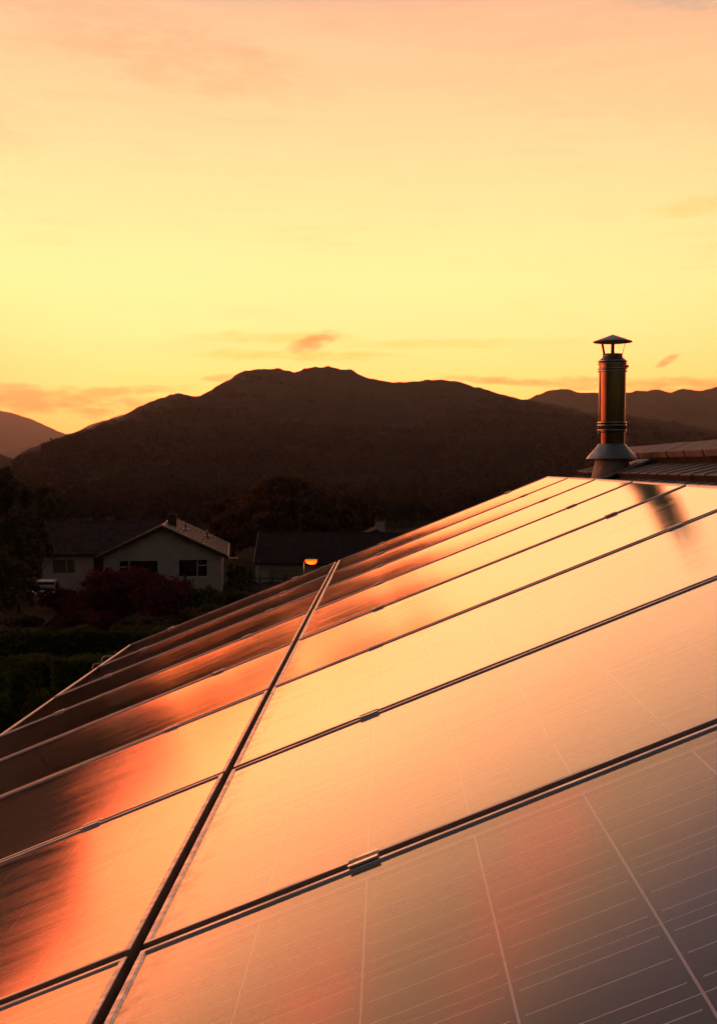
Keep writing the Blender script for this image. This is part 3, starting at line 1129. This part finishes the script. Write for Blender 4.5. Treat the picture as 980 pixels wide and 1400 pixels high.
# ------------------------------------------------------------------ neighbouring houses
def roof_courses(mb, L, run, z0, z1, x0, ncourse, mat=None, lip=.035, sgn=1):
    """stepped tile courses on one pitch: along x from x0 to x0+L, rising along +y*sgn"""
    for k in range(ncourse):
        a, b = k / ncourse, (k + 1) / ncourse
        ya, yb = run * a, run * (b + .015)
        za, zb = z0 + (z1 - z0) * a, z0 + (z1 - z0) * min(1, b + .015)
        vs = [(x0, ya, za - .02), (x0 + L, ya, za - .02), (x0 + L, ya, za + lip), (x0, ya, za + lip), (x0, yb, zb + .004), (x0 + L, yb, zb + .004),
              (x0, yb, zb - .05), (x0 + L, yb, zb - .05)]
        fs = [(0, 1, 2, 3), (3, 2, 5, 4), (0, 3, 4, 6), (1, 7, 5, 2), (6, 4, 5, 7), (0, 6, 7, 1)]
        mb.add(vs, fs, mat)
    return mb


def window(parent, x0, x1, z0, z1, y, splits, mat_pane='pane', frame='upvc', fw=.07, transoms=None, label=None):
    """window set in a wall facing -y: frame with mullions, each light a pane; splits = fractions"""
    mb = MB()
    mb.box(x0 - fw, x1 + fw, y - .05, y + .05, z0 - fw, z0)
    mb.box(x0 - fw, x1 + fw, y - .05, y + .05, z1, z1 + fw)
    mb.box(x0 - fw, x0, y - .05, y + .05, z0, z1)
    mb.box(x1, x1 + fw, y - .05, y + .05, z0, z1)
    xs_ = [x0] + [x0 + (x1 - x0) * s for s in splits] + [x1]
    for s in xs_[1:-1]:
        mb.box(s - fw / 2, s + fw / 2, y - .045, y + .045, z0, z1)
    for (i, fr) in (transoms or []):
        zt_ = z0 + (z1 - z0) * fr
        mb.box(xs_[i] + .01, xs_[i + 1] - .01, y - .04, y + .04, zt_ - fw / 2, zt_ + fw / 2)
    w = mb.build('window', frame, parent)
    for a, b in zip(xs_[:-1], xs_[1:]):
        MB().box(a + .005, b - .005, y + .005, y + .02, z0 + .003, z1 - .003).build('pane', mat_pane, w)
    MB().box(x0 - fw - .06, x1 + fw + .06, y - .14, y - .052, z0 - fw - .06, z0 - fw + .002).build('sill', frame, w)
    return w


def wall_with_holes(x0, x1, z0, z1, y0, y1, holes):
    """thin front wall slab facing -y with rectangular openings (x0,x1,z0,z1)"""
    mb = MB()
    xs_ = sorted({x0, x1, *[h[0] for h in holes], *[h[1] for h in holes]})
    zs_ = sorted({z0, z1, *[h[2] for h in holes], *[h[3] for h in holes]})
    for i in range(len(xs_) - 1):
        for j in range(len(zs_) - 1):
            cx, cz = (xs_[i] + xs_[i + 1]) / 2, (zs_[j] + zs_[j + 1]) / 2
            if any(h[0] < cx < h[1] and h[2] < cz < h[3] for h in holes):
                continue
            mb.box(xs_[i], xs_[i + 1], y0, y1, zs_[j], zs_[j + 1])
    return mb


# --- gabled bungalow.  Local frame: x right, y away, z up; origin under the front gable apex
apex = pix(222, 719, 87.0)
eaveR = pix(313, 762, 87.0)
bz = CAMZ - 9.55
AZB = 5.9
BM = T((apex.x, apex.y, bz)) @ RZ(AZB)
bun = empty('bungalow', BM, 'pale rendered bungalow with a front gable and long tiled side wing', 'house')
HR, HE = apex.z - bz, eaveR.z - bz + .05
HW = 4.72            # half width of the roof
WW = 4.28            # half width of the wall
tanb = (HR - HE) / HW
s18 = 87.0 / F


def lx(px):          # photograph x on the gable plane -> local x
    return (px - 222) * s18 / math.cos(R(AZB)) * 1.0


def lz(py):
    return CAMZ + (638.5 - py) * s18 - bz


w1 = (lx(162), lx(216), lz(791), lz(766.5))
w2 = (lx(242.5), lx(283), lz(791), lz(765.5))
g = wall_with_holes(-WW, WW, -1.0, HE - .12, .55, .80, [w1, w2])
g.prism([(-WW, HE - .12), (WW, HE - .12), (WW, HE - .02 + tanb * (HW - WW) - .22), (0, HR - .30), (-WW, HE - .02 + tanb * (HW - WW) - .22)], .55, .80)
g.box(-WW, -WW + .25, .80, 15.2, -1, HE + .05)
g.box(WW - .25, WW, .80, 15.2, -1, HE + .05)
g.box(-WW + .25, WW - .25, 14.95, 15.2, -1, HE + .05)
g.build('wall', 'render', bun)
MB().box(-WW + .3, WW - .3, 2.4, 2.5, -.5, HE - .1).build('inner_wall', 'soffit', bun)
window(bun, w1[0] + .07, w1[1] - .07, w1[2] + .07, w1[3] - .07, .66, [.25], transoms=[(0, .62)])
window(bun, w2[0] + .07, w2[1] - .07, w2[2] + .07, w2[3] - .07, .66, [.66], transoms=[(1, .66)])
# roof pitches
slope_len = math.hypot(HW, HR - HE)
DPT = 15.6
for side, nm in ((1, 'smooth'), (-1, 'plain')):
    mb = MB()
    mm = Matrix.Translation((0, 0, 0)) if side == 1 else Matrix.Scale(-1, 4, (1, 0, 0))
    nC_ = 14
    for k in range(nC_):
        a, b = k / nC_, (k + 1.06) / nC_
        b = min(b, 1)
        xa, xb = HW * (1 - a), HW * (1 - b)
        za, zb2 = HE + (HR - HE) * a, HE + (HR - HE) * b
        vs = [(xa, 0, za - .03), (xa, DPT, za - .03), (xa, DPT, za + .030), (xa, 0, za + .030), (xb, 0, zb2 + .004), (xb, DPT, zb2 + .004), (xb, 0, zb2 - .06), (xb, DPT, zb2 - .06)]
        fs = [(0, 1, 2, 3), (3, 2, 5, 4), (0, 3, 4, 6), (1, 7, 5, 2), (6, 4, 5, 7), (0, 6, 7, 1)]
        mb.add(vs, fs, mm)
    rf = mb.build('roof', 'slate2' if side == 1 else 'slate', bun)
    if side == 1:
        for k in range(1, 9):
            y = DPT * k / 9 + .1
            m2 = MB().prism([(HW + .01, HE + .02), (HW + .01, HE + .075), (0.02, HR + .055), (0.02, HR)], y - .045, y + .045)
            m2.build('roof_seam', 'slate', rf)
        for (yy, fr) in ((6.8, .70), (9.8, .36)):
            q = Vector((HW * (1 - fr), yy, HE + (HR - HE) * fr))
            vp = MB().lathe([(.09, -.1), (.09, .42), (.15, .44), (.15, .52), (.01, .56)], 14, T(q))
            vp.build('vent_pipe', 'lamp_metal', rf)
            MB().box(q.x - .22, q.x + .22, q.y - .3, q.y + .3, q.z - .12, q.z + .14).build('vent_flashing', 'upvc' if fr > .5 else 'barge', rf)
# ridge capping, bargeboards and soffits on the gable
mb = MB().prism([(-.16, HR - .03), (0, HR + .07), (.16, HR - .03), (.16, HR - .07), (-.16, HR - .07)], -.03, DPT + .03)
mb.build('ridge_capping', 'barge', bun)
for s in (-1, 1):
    p4 = [(s * (HW + .05), HE - .02), (s * (HW + .05), HE + .085), (0, HR + .09), (0, HR - .02)]
    if s > 0:
        p4 = p4[::-1]
    MB().prism(p4, -.09, .02).build('verge_trim', 'barge', bun)
    p5 = [(s * (HW + .02), HE - .26), (s * (HW + .02), HE - .025), (0, HR - .025), (0, HR - .26)]
    if s > 0:
        p5 = p5[::-1]
    MB().prism(p5, -.05, .0).build('bargeboard', 'soffit', bun)
    MB().prism([(s * HW, HE - .10), (s * HW, HE - .06), (0, HR - .06), (0, HR - .10)][::s], .0, .56).build('soffit', 'soffit', bun)
    # eaves gutters
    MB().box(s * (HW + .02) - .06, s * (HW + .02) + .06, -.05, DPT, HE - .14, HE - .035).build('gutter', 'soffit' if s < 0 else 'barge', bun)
# little gutter outlet sticking out on the right
MB().box(HW - .1, HW + .75, .2, .34, HE - .22, HE - .12).build('gutter_outlet', 'upvc', bun)
ch = MB().box(.12, .78, 5.2, 5.9, HR - .6, HR + .55)
cho = ch.build('chimney_stack', 'brick', bun)
MB().box(.06, .84, 5.14, 5.96, HR + .551, HR + .63).build('chimney_cap', 'brick', cho)
MB().lathe([(.14, 0), (.12, .34), (.15, .36), (.15, .40), (.1, .40)], 14, T((.45, 5.55, HR + .631))).build('chimney_pot', 'brick', cho)
# side wing, ridge running left
WX0 = -(222 - 49) * (91.5 / F) * 1.0
wy, wrun = 4.2, 4.7
WE = HE - .08
wing_x1 = -.2
mb = roof_courses(MB(), wing_x1 - WX0, wrun, WE, HR - .05, 0, 15, T((WX0, wy, 0)), lip=.05)
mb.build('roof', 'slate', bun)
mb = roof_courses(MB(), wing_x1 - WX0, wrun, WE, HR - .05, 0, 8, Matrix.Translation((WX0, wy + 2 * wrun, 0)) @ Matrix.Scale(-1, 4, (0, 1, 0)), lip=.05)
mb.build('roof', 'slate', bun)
MB().prism([(wy + wrun - .16, HR - .05), (wy + wrun, HR + .03), (wy + wrun + .16, HR - .05)], 0, wing_x1 - WX0, T((WX0, 0, 0)) @ Matrix(((0, 1, 0, 0), (1, 0, 0, 0), (0, 0, 1, 0), (0, 0, 0, 1)))).build('ridge_capping', 'slate', bun)
MB().box(WX0 - .02, -4.6, wy - .02, wy + .08, WE - .2, WE - .025).build('fascia', 'soffit', bun)
MB().box(WX0 + .05, -4.7, wy - .13, wy - .025, WE - .13, WE - .03).build('gutter', 'soffit', bun)
sw = 92.2 / F
wlx = lambda px: (px - 222) * sw - .35
wlz = lambda py: CAMZ + (638.5 - py) * sw - bz
ww = (wlx(75.5), wlx(107), wlz(783), wlz(762.5))
g = wall_with_holes(WX0 + .35, -4.28, -1, WE - .06, wy + .6, wy + .85, [ww])
g.box(WX0 + .35, WX0 + .60, wy + .85, wy + 2 * wrun - .6, -1, WE - .06)
g.prism([(wy + .6, WE - .06), (wy + 2 * wrun - .6, WE - .06), (wy + wrun, HR - .35)], WX0 + .36, WX0 + .6, Matrix(((0, 1, 0, 0), (1, 0, 0, 0), (0, 0, 1, 0), (0, 0, 0, 1))))
g.build('wall', 'render_wing', bun)
window(bun, ww[0] + .07, ww[1] - .07, ww[2] + .07, ww[3] - .07, wy + .71, [.62], 'curtain')
MB().tube([(WX0 + .28, wy + .5, WE - .1), (WX0 + .28, wy + .5, -.8)], .05, 8).build('downpipe', 'soffit', bun)
MB().box(-5.45, -4.30, wy + .5, wy + .58, -.6, WE - .25).build('door', 'soffit', bun)

# --- garage bungalow behind the lamp
Y2 = 100.0
s2_ = Y2 / F
gx0, gx1 = (347 - 490) * s2_, (560 - 490) * s2_
e2 = CAMZ + (638.5 - 770) * s2_
r2z = CAMZ + (638.5 - 728.5) * ((Y2 + 4.6) / F)
b2 = gz(-5, Y2) - .9
gar = empty('garage_house', T((gx0, Y2, b2)), 'low house with dark tiled roof and pale garage door behind the street lamp', 'house')
mb = roof_courses(MB(), gx1 - gx0, 4.6, e2 - b2, r2z - b2, 0, 15, None, lip=.045)
r1 = mb.build('roof', 'slate3', gar)
mb = roof_courses(MB(), gx1 - gx0, 4.6, e2 - b2, r2z - b2, 0, 8, T((0, 9.2, 0)) @ Matrix.Scale(-1, 4, (0, 1, 0)), lip=.045)
mb.build('roof', 'slate3', gar)
MB().prism([(4.44, r2z - b2 - .04), (4.6, r2z - b2 + .07), (4.76, r2z - b2 - .04)], 0, gx1 - gx0, Matrix(((0, 1, 0, 0), (1, 0, 0, 0), (0, 0, 1, 0), (0, 0, 0, 1)))).build('ridge_capping', 'slate3', gar)
# verge board on the left end
vb = MB()
vb.add([(-.06, -.03, e2 - b2 - .10), (-.003, -.03, e2 - b2 - .10), (-.003, -.03, e2 - b2 + .06), (-.06, -.03, e2 - b2 + .06),
        (-.06, 4.6, r2z - b2 - .10), (-.003, 4.6, r2z - b2 - .10), (-.003, 4.6, r2z - b2 + .06), (-.06, 4.6, r2z - b2 + .06)],
       [(3, 2, 1, 0), (4, 5, 6, 7), (0, 1, 5, 4), (1, 2, 6, 5), (2, 3, 7, 6), (3, 0, 4, 7)])
vb.build('verge_board', 'barge', gar)
MB().box(0, gx1 - gx0, -.02, .06, e2 - b2 - .18, e2 - b2 - .025).build('fascia', 'soffit', gar)
MB().box(.02, gx1 - gx0, -.13, -.025, e2 - b2 - .11, e2 - b2 - .03).build('gutter', 'soffit', gar)
gl_ = lambda px: (px - 347) * s2_ * 1.006
gzz = lambda py: CAMZ + (638.5 - py) * s2_ * 1.006 - b2
dr = (gl_(366), gl_(415), gzz(815), gzz(779.5))
g = wall_with_holes(.25, gx1 - gx0 - .2, -1.0, e2 - b2 - .05, .6, .85, [dr])
g.box(.25, .5, .85, 8.6, -1, e2 - b2 - .05)
g.prism([(.6, e2 - b2 - .05), (8.6, e2 - b2 - .05), (4.6, r2z - b2 - .3)], .26, .5, Matrix(((0, 1, 0, 0), (1, 0, 0, 0), (0, 0, 1, 0), (0, 0, 0, 1))))
g.build('wall', 'render', gar)
MB().box(.10, .42, .30, .598, -1.0, e2 - b2 - .05).build('corner_pier', 'upvc', gar)
for q in range(2):
    a = dr[0] + (dr[1] - dr[0]) * (q / 2) + .02
    b = dr[0] + (dr[1] - dr[0]) * ((q + 1) / 2) - .02
    d = MB().bbox(a, b, dr[2], dr[3] - .02, -.03, .03, .01, T((0, .72, 0)) @ Matrix(((1, 0, 0, 0), (0, 0, -1, 0), (0, 1, 0, 0), (0, 0, 0, 1))))
    dd = d.build('garage_door', 'door', gar)
    MB().box(b - .25 if q == 0 else a + .2, b - .2 if q == 0 else a + .25, .64, .688, dr[2] + 1.0, dr[2] + 1.16).build('handle', 'soffit', dd)
# a cross gable and chimney at the right end
cgx = (492 - 347) * s2_ * 1.04
cg = MB()
zc = CAMZ + (638.5 - 723.5) * ((Y2 + 6) / F) - b2
for s in (-1, 1):
    pl = [(cgx + 1.1, zc), (cgx + 1.1 + s * 4.2, zc - 2.0), (cgx + 1.1 + s * 4.2, zc - 2.1), (cgx + 1.1, zc - .1)]
    cg.prism(pl[::-s], 5.0, 12.0)
cgo = cg.build('roof', 'slate3', gar)
MB().prism([(cgx + 1.1 - 4.0, zc - 2.12), (cgx + 1.1 + 4.0, zc - 2.12), (cgx + 1.1, zc - .14)], 5.3, 5.5).build('wall', 'slate3', gar)
MB().prism([(cgx + 1.1 - 4.2, zc - 2.0), (cgx + 1.1 - 4.2, zc - 1.94), (cgx + 1.1, zc + .06), (cgx + 1.1, zc)], 4.92, 5.02).build('verge_trim', 'soffit', gar)
c2x = gl_(512) * 1.05
c2 = MB().box(c2x - .42, c2x + .42, 5.4, 6.1, 3.5, CAMZ + (638.5 - 713) * ((Y2 + 5.7) / F) - b2).build('chimney_stack', 'render', gar)
c2t = CAMZ + (638.5 - 713) * ((Y2 + 5.7) / F) - b2
MB().box(c2x - .47, c2x + .47, 5.35, 6.15, c2t + .001, c2t + .08).build('chimney_cap', 'brick', c2)
for q in (-.2, .2):
    MB().lathe([(.11, 0), (.09, .3), (.12, .31), (.12, .35), (.07, .35)], 12, T((c2x + q, 5.75, c2t + .081))).build('chimney_pot', 'brick', c2)

# ------------------------------------------------------------------ street lamp
LY = 84.0
lh = pix(425.5, 767, LY)
lpx = pix(415, 771, LY)
lz0 = gz(lpx.x, LY)
lamp = empty('street_lamp', T((lpx.x, LY, lz0)), 'lit orange street lamp on a bent post before the garage house', 'street lamp')
hh = lh.z - lz0
MB().tube([(0, 0, -.1), (0, 0, 1.0), (0, 0, hh - .25), (.02, 0, hh - .06), (.10, 0, hh + .04), (.25, 0, hh + .07)], [.07, .055, .045, .04, .04, .04], 10).build('post', 'lamp_metal', lamp, None, True)
dx = lh.x - lpx.x
mb = MB()
sec = [(-.42, .05, .02), (-.36, .10, .06), (-.05, .14, .09), (.28, .12, .08), (.38, .05, .03)]
vs, fs = [], []
for (xx, wy_, hz) in sec:
    for k in range(10):
        a = 2 * math.pi * k / 10
        vs.append((dx + xx, math.cos(a) * wy_, hh + .09 + max(0, math.sin(a)) * hz))
for q in range(len(sec) - 1):
    for k in range(10):
        j = (k + 1) % 10
        fs.append((q * 10 + k, q * 10 + j, (q + 1) * 10 + j, (q + 1) * 10 + k))
fs += [tuple(range(10)), tuple(range(40, 50))[::-1]]
mb.add(vs, fs)
hd = mb.build('lamp_head', 'lamp_metal', lamp, None, True)
mb = MB()
vs, fs = [], []
for (xx, wy_, hz) in [(-.42, .06, .08), (-.35, .15, .20), (-.02, .20, .29), (.30, .16, .24), (.41, .06, .08)]:
    for k in range(12):
        a = 2 * math.pi * k / 12
        vs.append((dx + xx, math.cos(a) * wy_, hh + .085 + min(0, math.sin(a)) * hz * 1.2))
for q in range(4):
    for k in range(12):
        j = (k + 1) % 12
        fs.append((q * 12 + k, q * 12 + j, (q + 1) * 12 + j, (q + 1) * 12 + k))
fs += [tuple(range(12)), tuple(range(48, 60))[::-1]]
mb.add(vs, fs)
mb.build('lamp_lens', 'sodium', lamp, None, True)
pl = bpy.data.lights.new('sodium_light', 'POINT')
pl.energy = 22
pl.color = (1.0, .33, .05)
pl.shadow_soft_size = .15
plo = bpy.data.objects.new('sodium_light', pl)
col.objects.link(plo)
plo.parent = lamp
plo.location = (dx, 0, hh - .35)

# ------------------------------------------------------------------ car
cc = pix(79, 797, 88.0)
cz = gz(cc.x, 85.5)
cz = max(cz, cc.z - 1.62)
CM = T((cc.x, 85.0, cz)) @ RZ(4)
car = empty('parked_car', CM, 'pale hatchback parked in front of the side wing, facing us', 'car')


def loft(secs, name, mat, parent, smooth=True):
    """secs: list of (y, [(x, z) ...]) half profiles mirrored in x"""
    mb = MB()
    n = len(secs[0][1])
    vs = []
    for y, pr in secs:
        vs += [(x, y, z) for x, z in pr] + [(-x, y, z) for x, z in pr[::-1]]
    m = 2 * n
    fs = []
    for k in range(len(secs) - 1):
        for i in range(m):
            j = (i + 1) % m
            fs.append((k * m + i, k * m + j, (k + 1) * m + j, (k + 1) * m + i))
    fs += [tuple(range(m)), tuple(range((len(secs) - 1) * m, len(secs) * m))[::-1]]
    mb.add(vs, fs)
    o = mb.build(name, mat, parent, None, smooth)
    md = o.modifiers.new('edges', 'EDGE_SPLIT')
    md.split_angle = R(40)
    return o


def body_sec(w, z0, zb):
    return [(w * .80, z0), (w * .97, z0 + .10), (w, z0 + .32), (w * .98, zb - .10), (w * .90, zb)]


loft([(-2.0, body_sec(.70, .30, .66)), (-1.85, body_sec(.80, .22, .78)), (-1.1, body_sec(.85, .20, .95)), (.3, body_sec(.86, .20, .98)),
      (1.5, body_sec(.85, .22, .99)), (1.9, body_sec(.80, .28, .95))], 'body', 'car_paint', car)
cab = lambda w, z0, z1: [(w, z0), (w * .97, z0 + (z1 - z0) * .4), (w * .84, z1)]
loft([(-1.05, cab(.76, .93, .97)), (-.30, cab(.76, .95, 1.46)), (1.15, cab(.75, .95, 1.46)), (1.78, cab(.72, .93, .99))], 'glasshouse', 'pane', car)
loft([(-.42, [(.66, 1.42), (.65, 1.47)]), (-.30, [(.66, 1.46), (.60, 1.535)]), (.4, [(.67, 1.46), (.58, 1.565)]), (1.15, [(.66, 1.46), (.58, 1.53)]), (1.34, [(.62, 1.38), (.58, 1.42)])], 'roof', 'car_paint', car)
for s in (-1, 1):
    MB().tube([(s * .60, -.22, 1.54), (s * .60, .0, 1.61), (s * .60, .9, 1.61), (s * .60, 1.1, 1.53)], .022, 6).build('roof_rail', 'hub', car)
    for yy in (-1.25, 1.25):
        wm = T((s * .78, yy, .31)) @ Matrix.Rotation(R(90), 4, 'Y')
        wh = MB().lathe([(.19, -.09), (.29, -.10), (.315, -.07), (.315, .07), (.29, .10), (.19, .09)], 24, wm).build('wheel', 'tyre', car, None, True)
        MB().lathe([(.001, .05 * s), (.05, .07 * s), (.17, .05 * s), (.195, .085 * s)], 20, wm).build('rim', 'hub', wh, None, True)
    MB().bbox(s * .62 - .14, s * .62 + .14, -.07, .07, -.02, .03, .02, T((0, -1.90, .66)) @ Matrix.Rotation(R(90), 4, 'X')).build('headlight', 'lens', car)
    mi = MB().bbox(-.09, .09, -.07, .07, -.06, .07, .03, T((s * .93, -.62, 1.0)))
    mi.build('wing_mirror', 'car_paint', car)
    MB().tube([(s * .74, -1.05, .955), (s * .635, -.36, 1.46)], .03, 6).build('pillar', 'car_paint', car)
MB().box(-.26, .26, -2.02, -1.995, .40, .51).build('number_plate', 'upvc', car)

# drive between the hedge and the houses
dv = []
for k in range(24):
    t = k / 23
    y = 30 + 56 * t
    xc = pix(88 - 42 * (1 - t), 800, y).x if False else (-17.5 - 4.2 * t - 0.0)
    xc = (-.335 + .086 * t) * y
    for s in (-1.1, 1.1):
        dv.append((xc + s, y, gz(xc + s, y) + .20))
fs = [(2 * k, 2 * k + 1, 2 * k + 3, 2 * k + 2) for k in range(23)]
tag(MB().add(dv, fs).build('driveway', 'path'), kind='structure')

# ------------------------------------------------------------------ trees, shrubs, hedges
tree(390, 651, 122, 15.4, 'broad autumn tree with a domed crown behind the garage house', 'leaf_oak', 26000, .25, 31, squash=1.15)
tree(465, 668, 132, 9.5, 'smaller rounded tree at the right of the domed autumn tree', 'leaf_oak', 7000, .26, 32)
tree(318, 676, 138, 8.5, 'smaller rounded tree between the two houses', 'leaf_oak', 6000, .26, 33)
tree(66, 658, 112, 4.6, 'narrow evergreen behind the left end of the bungalow', 'leaf_dark', 7000, .20, 34)
tree(8, 640, 84, 6.4, 'tall dark evergreen at the left edge of the picture', 'leaf_dark', 11000, .19, 35)
tree(24, 690, 78, 3.4, 'dark bushy evergreen beside the tall one, left of the bungalow', 'leaf_dark', 7000, .16, 36)
tree(-10, 745, 62, 5.0, 'low dark tree under the tall evergreen at the left edge', 'leaf_dark', 7000, .15, 37)


def shrub(px, py_top, Y, wpx, label, mat, n, leaf, seed, hm=None, name='shrub', cat='shrub', group=None):
    top = pix(px, py_top, Y)
    z0 = gz(top.x, Y)
    h = max(.8, top.z - z0)
    w = wpx * Y / F / 2
    e = empty(name, T((top.x, Y, z0)), label, cat, group)
    rr = random.Random(seed)
    mb = MB()
    for k in range(6):
        a = k * 1.05 + rr.random() * .5
        mb.tube([(0, 0, -.1), (math.cos(a) * w * .2, math.sin(a) * w * .2, h * .35), (math.cos(a) * w * .55, math.sin(a) * w * .55, h * .75)], [.06, .04, .012], 6)
    mb.build('stem', 'bark', e)
    bl = [((0, 0, h * .55), (w * .62, w * .55, h * .42))]
    for k in range(9):
        a = k * .7 + rr.random()
        q = .35 + .35 * rr.random()
        bl.append(((math.cos(a) * w * q, math.sin(a) * w * q * .7, h * (.28 + .42 * rr.random())), (w * .36, w * .34, h * .24)))
    foliage('foliage', mat, e, bl, n, leaf, seed)
    return e


shrub(165, 772, 71, 190, 'large dark red maple in front of the bungalow', 'leaf_red', 24000, .09, 41, name='red_maple', cat='maple')
shrub(232, 789, 67, 150, 'smaller dark red maple to the right, below the bungalow gable', 'leaf_red', 16000, .09, 42, name='red_maple', cat='maple')
shrub(98, 806, 78, 84, 'dark red shrub right beside the parked car', 'leaf_red', 8000, .085, 43, name='red_shrub')
shrub(78, 801, 78, 74, 'dark red shrub hiding the front of the parked car', 'leaf_red', 6000, .08, 55, name='red_shrub')
shrub(120, 836, 60, 110, 'low dark red shrub at the foot of the large maple', 'leaf_red', 9000, .08, 56, name='red_shrub')
shrub(280, 800, 66, 90, 'olive shrub below the right hand window of the bungalow', 'leaf_hedge', 8000, .085, 44)
shrub(250, 774, 76, 34, 'thin wispy bush between the two gable windows', 'leaf_dark', 1300, .06, 45)
shrub(330, 768, 92, 44, 'dark bush between the two houses', 'leaf_hedge', 5000, .10, 46)
shrub(34, 842, 66, 70, 'dark green shrub beside the drive, left of the red shrubs', 'leaf_dark', 7000, .08, 57)
shrub(22, 858, 46, 80, 'dark shrub at the left edge beside the drive', 'leaf_hedge', 9000, .065, 47)
shrub(14, 905, 27, 130, 'olive green shrub at the lower left corner of the garden', 'leaf_olive', 18000, .030, 48)
shrub(66, 940, 25, 84, 'olive shrub close under the eave, right of the corner shrub', 'leaf_olive', 12000, .028, 49)
shrub(-30, 935, 24, 130, 'yellowish shrub cut off by the left edge of the picture', 'leaf_olive', 14000, .030, 50)
shrub(300, 826, 60, 120, 'dark rounded bush in front of the bungalow corner', 'leaf_dark', 10000, .075, 51)
shrub(205, 842, 57, 130, 'dark rounded bush in front of the smaller maple', 'leaf_dark', 10000, .07, 52)


def hedge(x0, x1, Y, py_top, depth, label, mat, n, leaf, seed):
    a, b = pix(x0, py_top, Y), pix(x1, py_top, Y)
    z0 = gz((a.x + b.x) / 2, Y)
    h = a.z - z0
    L = b.x - a.x
    e = empty('hedge', T(((a.x + b.x) / 2, Y, z0)), label, 'hedge')
    rs = np.random.RandomState(seed)
    k = n
    P = np.stack([(rs.rand(k) - .5) * L, (rs.rand(k) - .5) * depth, rs.rand(k) * h], -1)
    side = rs.rand(k)
    P[side < .5, 1] = -depth / 2 * (1 - .25 * rs.rand((side < .5).sum()))
    top = side > .62
    P[top, 2] = h * (1 - .12 * rs.rand(top.sum()))
    P[:, 2] += fbm(P[:, 0] * .9 + seed, P[:, 1] * .9, 3) * .55 * (P[:, 2] / h)
    P[:, 1] += fbm(P[:, 0] * 1.1, P[:, 2] * 1.1 + seed, 3) * .5
    NR = rs.randn(k, 3) + np.array([0, -.5, .6])
    NR /= np.linalg.norm(NR, axis=1)[:, None]
    aa = np.cross(NR, rs.randn(k, 3))
    aa /= np.linalg.norm(aa, axis=1)[:, None]
    bb = np.cross(NR, aa)
    s = leaf * (.6 + .8 * rs.rand(k, 1))
    V = np.stack([P - aa * s, P - bb * s * .6, P + aa * s, P + bb * s * .6], 1).reshape(-1, 3)
    me = bpy.data.meshes.new('foliage')
    me.from_pydata(V.tolist(), [], np.arange(4 * k).reshape(k, 4).tolist())
    me.materials.append(M[mat])
    obj('foliage', me, e)
    MB().box(-L / 2 + .2, L / 2 - .2, -depth * .34, depth * .34, -.1, h * .82).build('core', 'bark', e)
    return e


hedge(48, 330, 48, 862, 1.6, 'long clipped hedge crossing the garden behind the eave', 'leaf_hedge', 16000, .06, 61)
hedge(78, 300, 34, 898, 1.4, 'yellow green topped hedge just beyond the lower left panels', 'leaf_olive', 15000, .045, 62)
hedge(-90, 90, 36, 903, 1.5, 'dark hedge left of the yellow green topped hedge', 'leaf_hedge', 12000, .05, 63)
hedge(245, 420, 78, 812, 1.4, 'dark hedge below the gap between the two houses', 'leaf_dark', 9000, .075, 64)

# garden fence between the two houses
fa = pix(330, 800, 90)
fence = empty('garden_fence', T((fa.x, 90, gz(fa.x, 90))), 'low post and rail timber fence between the two houses', 'fence')
for k in range(5):
    MB().box(-.06, .06, -.06, .06, -.2, 1.35 + (.55 if k == 1 else 0), T((k * .95 - .5, 0, 0))).build('post', 'wood_post', fence)
for zz in (.55, 1.05):
    MB().box(-.7, 3.5, -.10, -.062, zz - .05, zz + .05).build('fence_rail', 'wood_post', fence)

# ------------------------------------------------------------------ valley haze
hz = MB().box(-6000, 6000, -420, 9800, -40, 850)
hm, N = new_mat('valley_haze')
vol = N.n('ShaderNodeVolumePrincipled')
vol.inputs['Color'].default_value = (.80, .88, .95, 1)
vol.inputs['Density'].default_value = 5.2e-5
vol.inputs['Anisotropy'].default_value = .76
on = N.n('ShaderNodeOutputMaterial')
N.t.links.new(vol.outputs[0], on.inputs['Volume'])
M['haze'] = hm
tag(hz.build('haze', 'haze'), 'thin evening haze filling the valley', 'haze', kind='stuff')
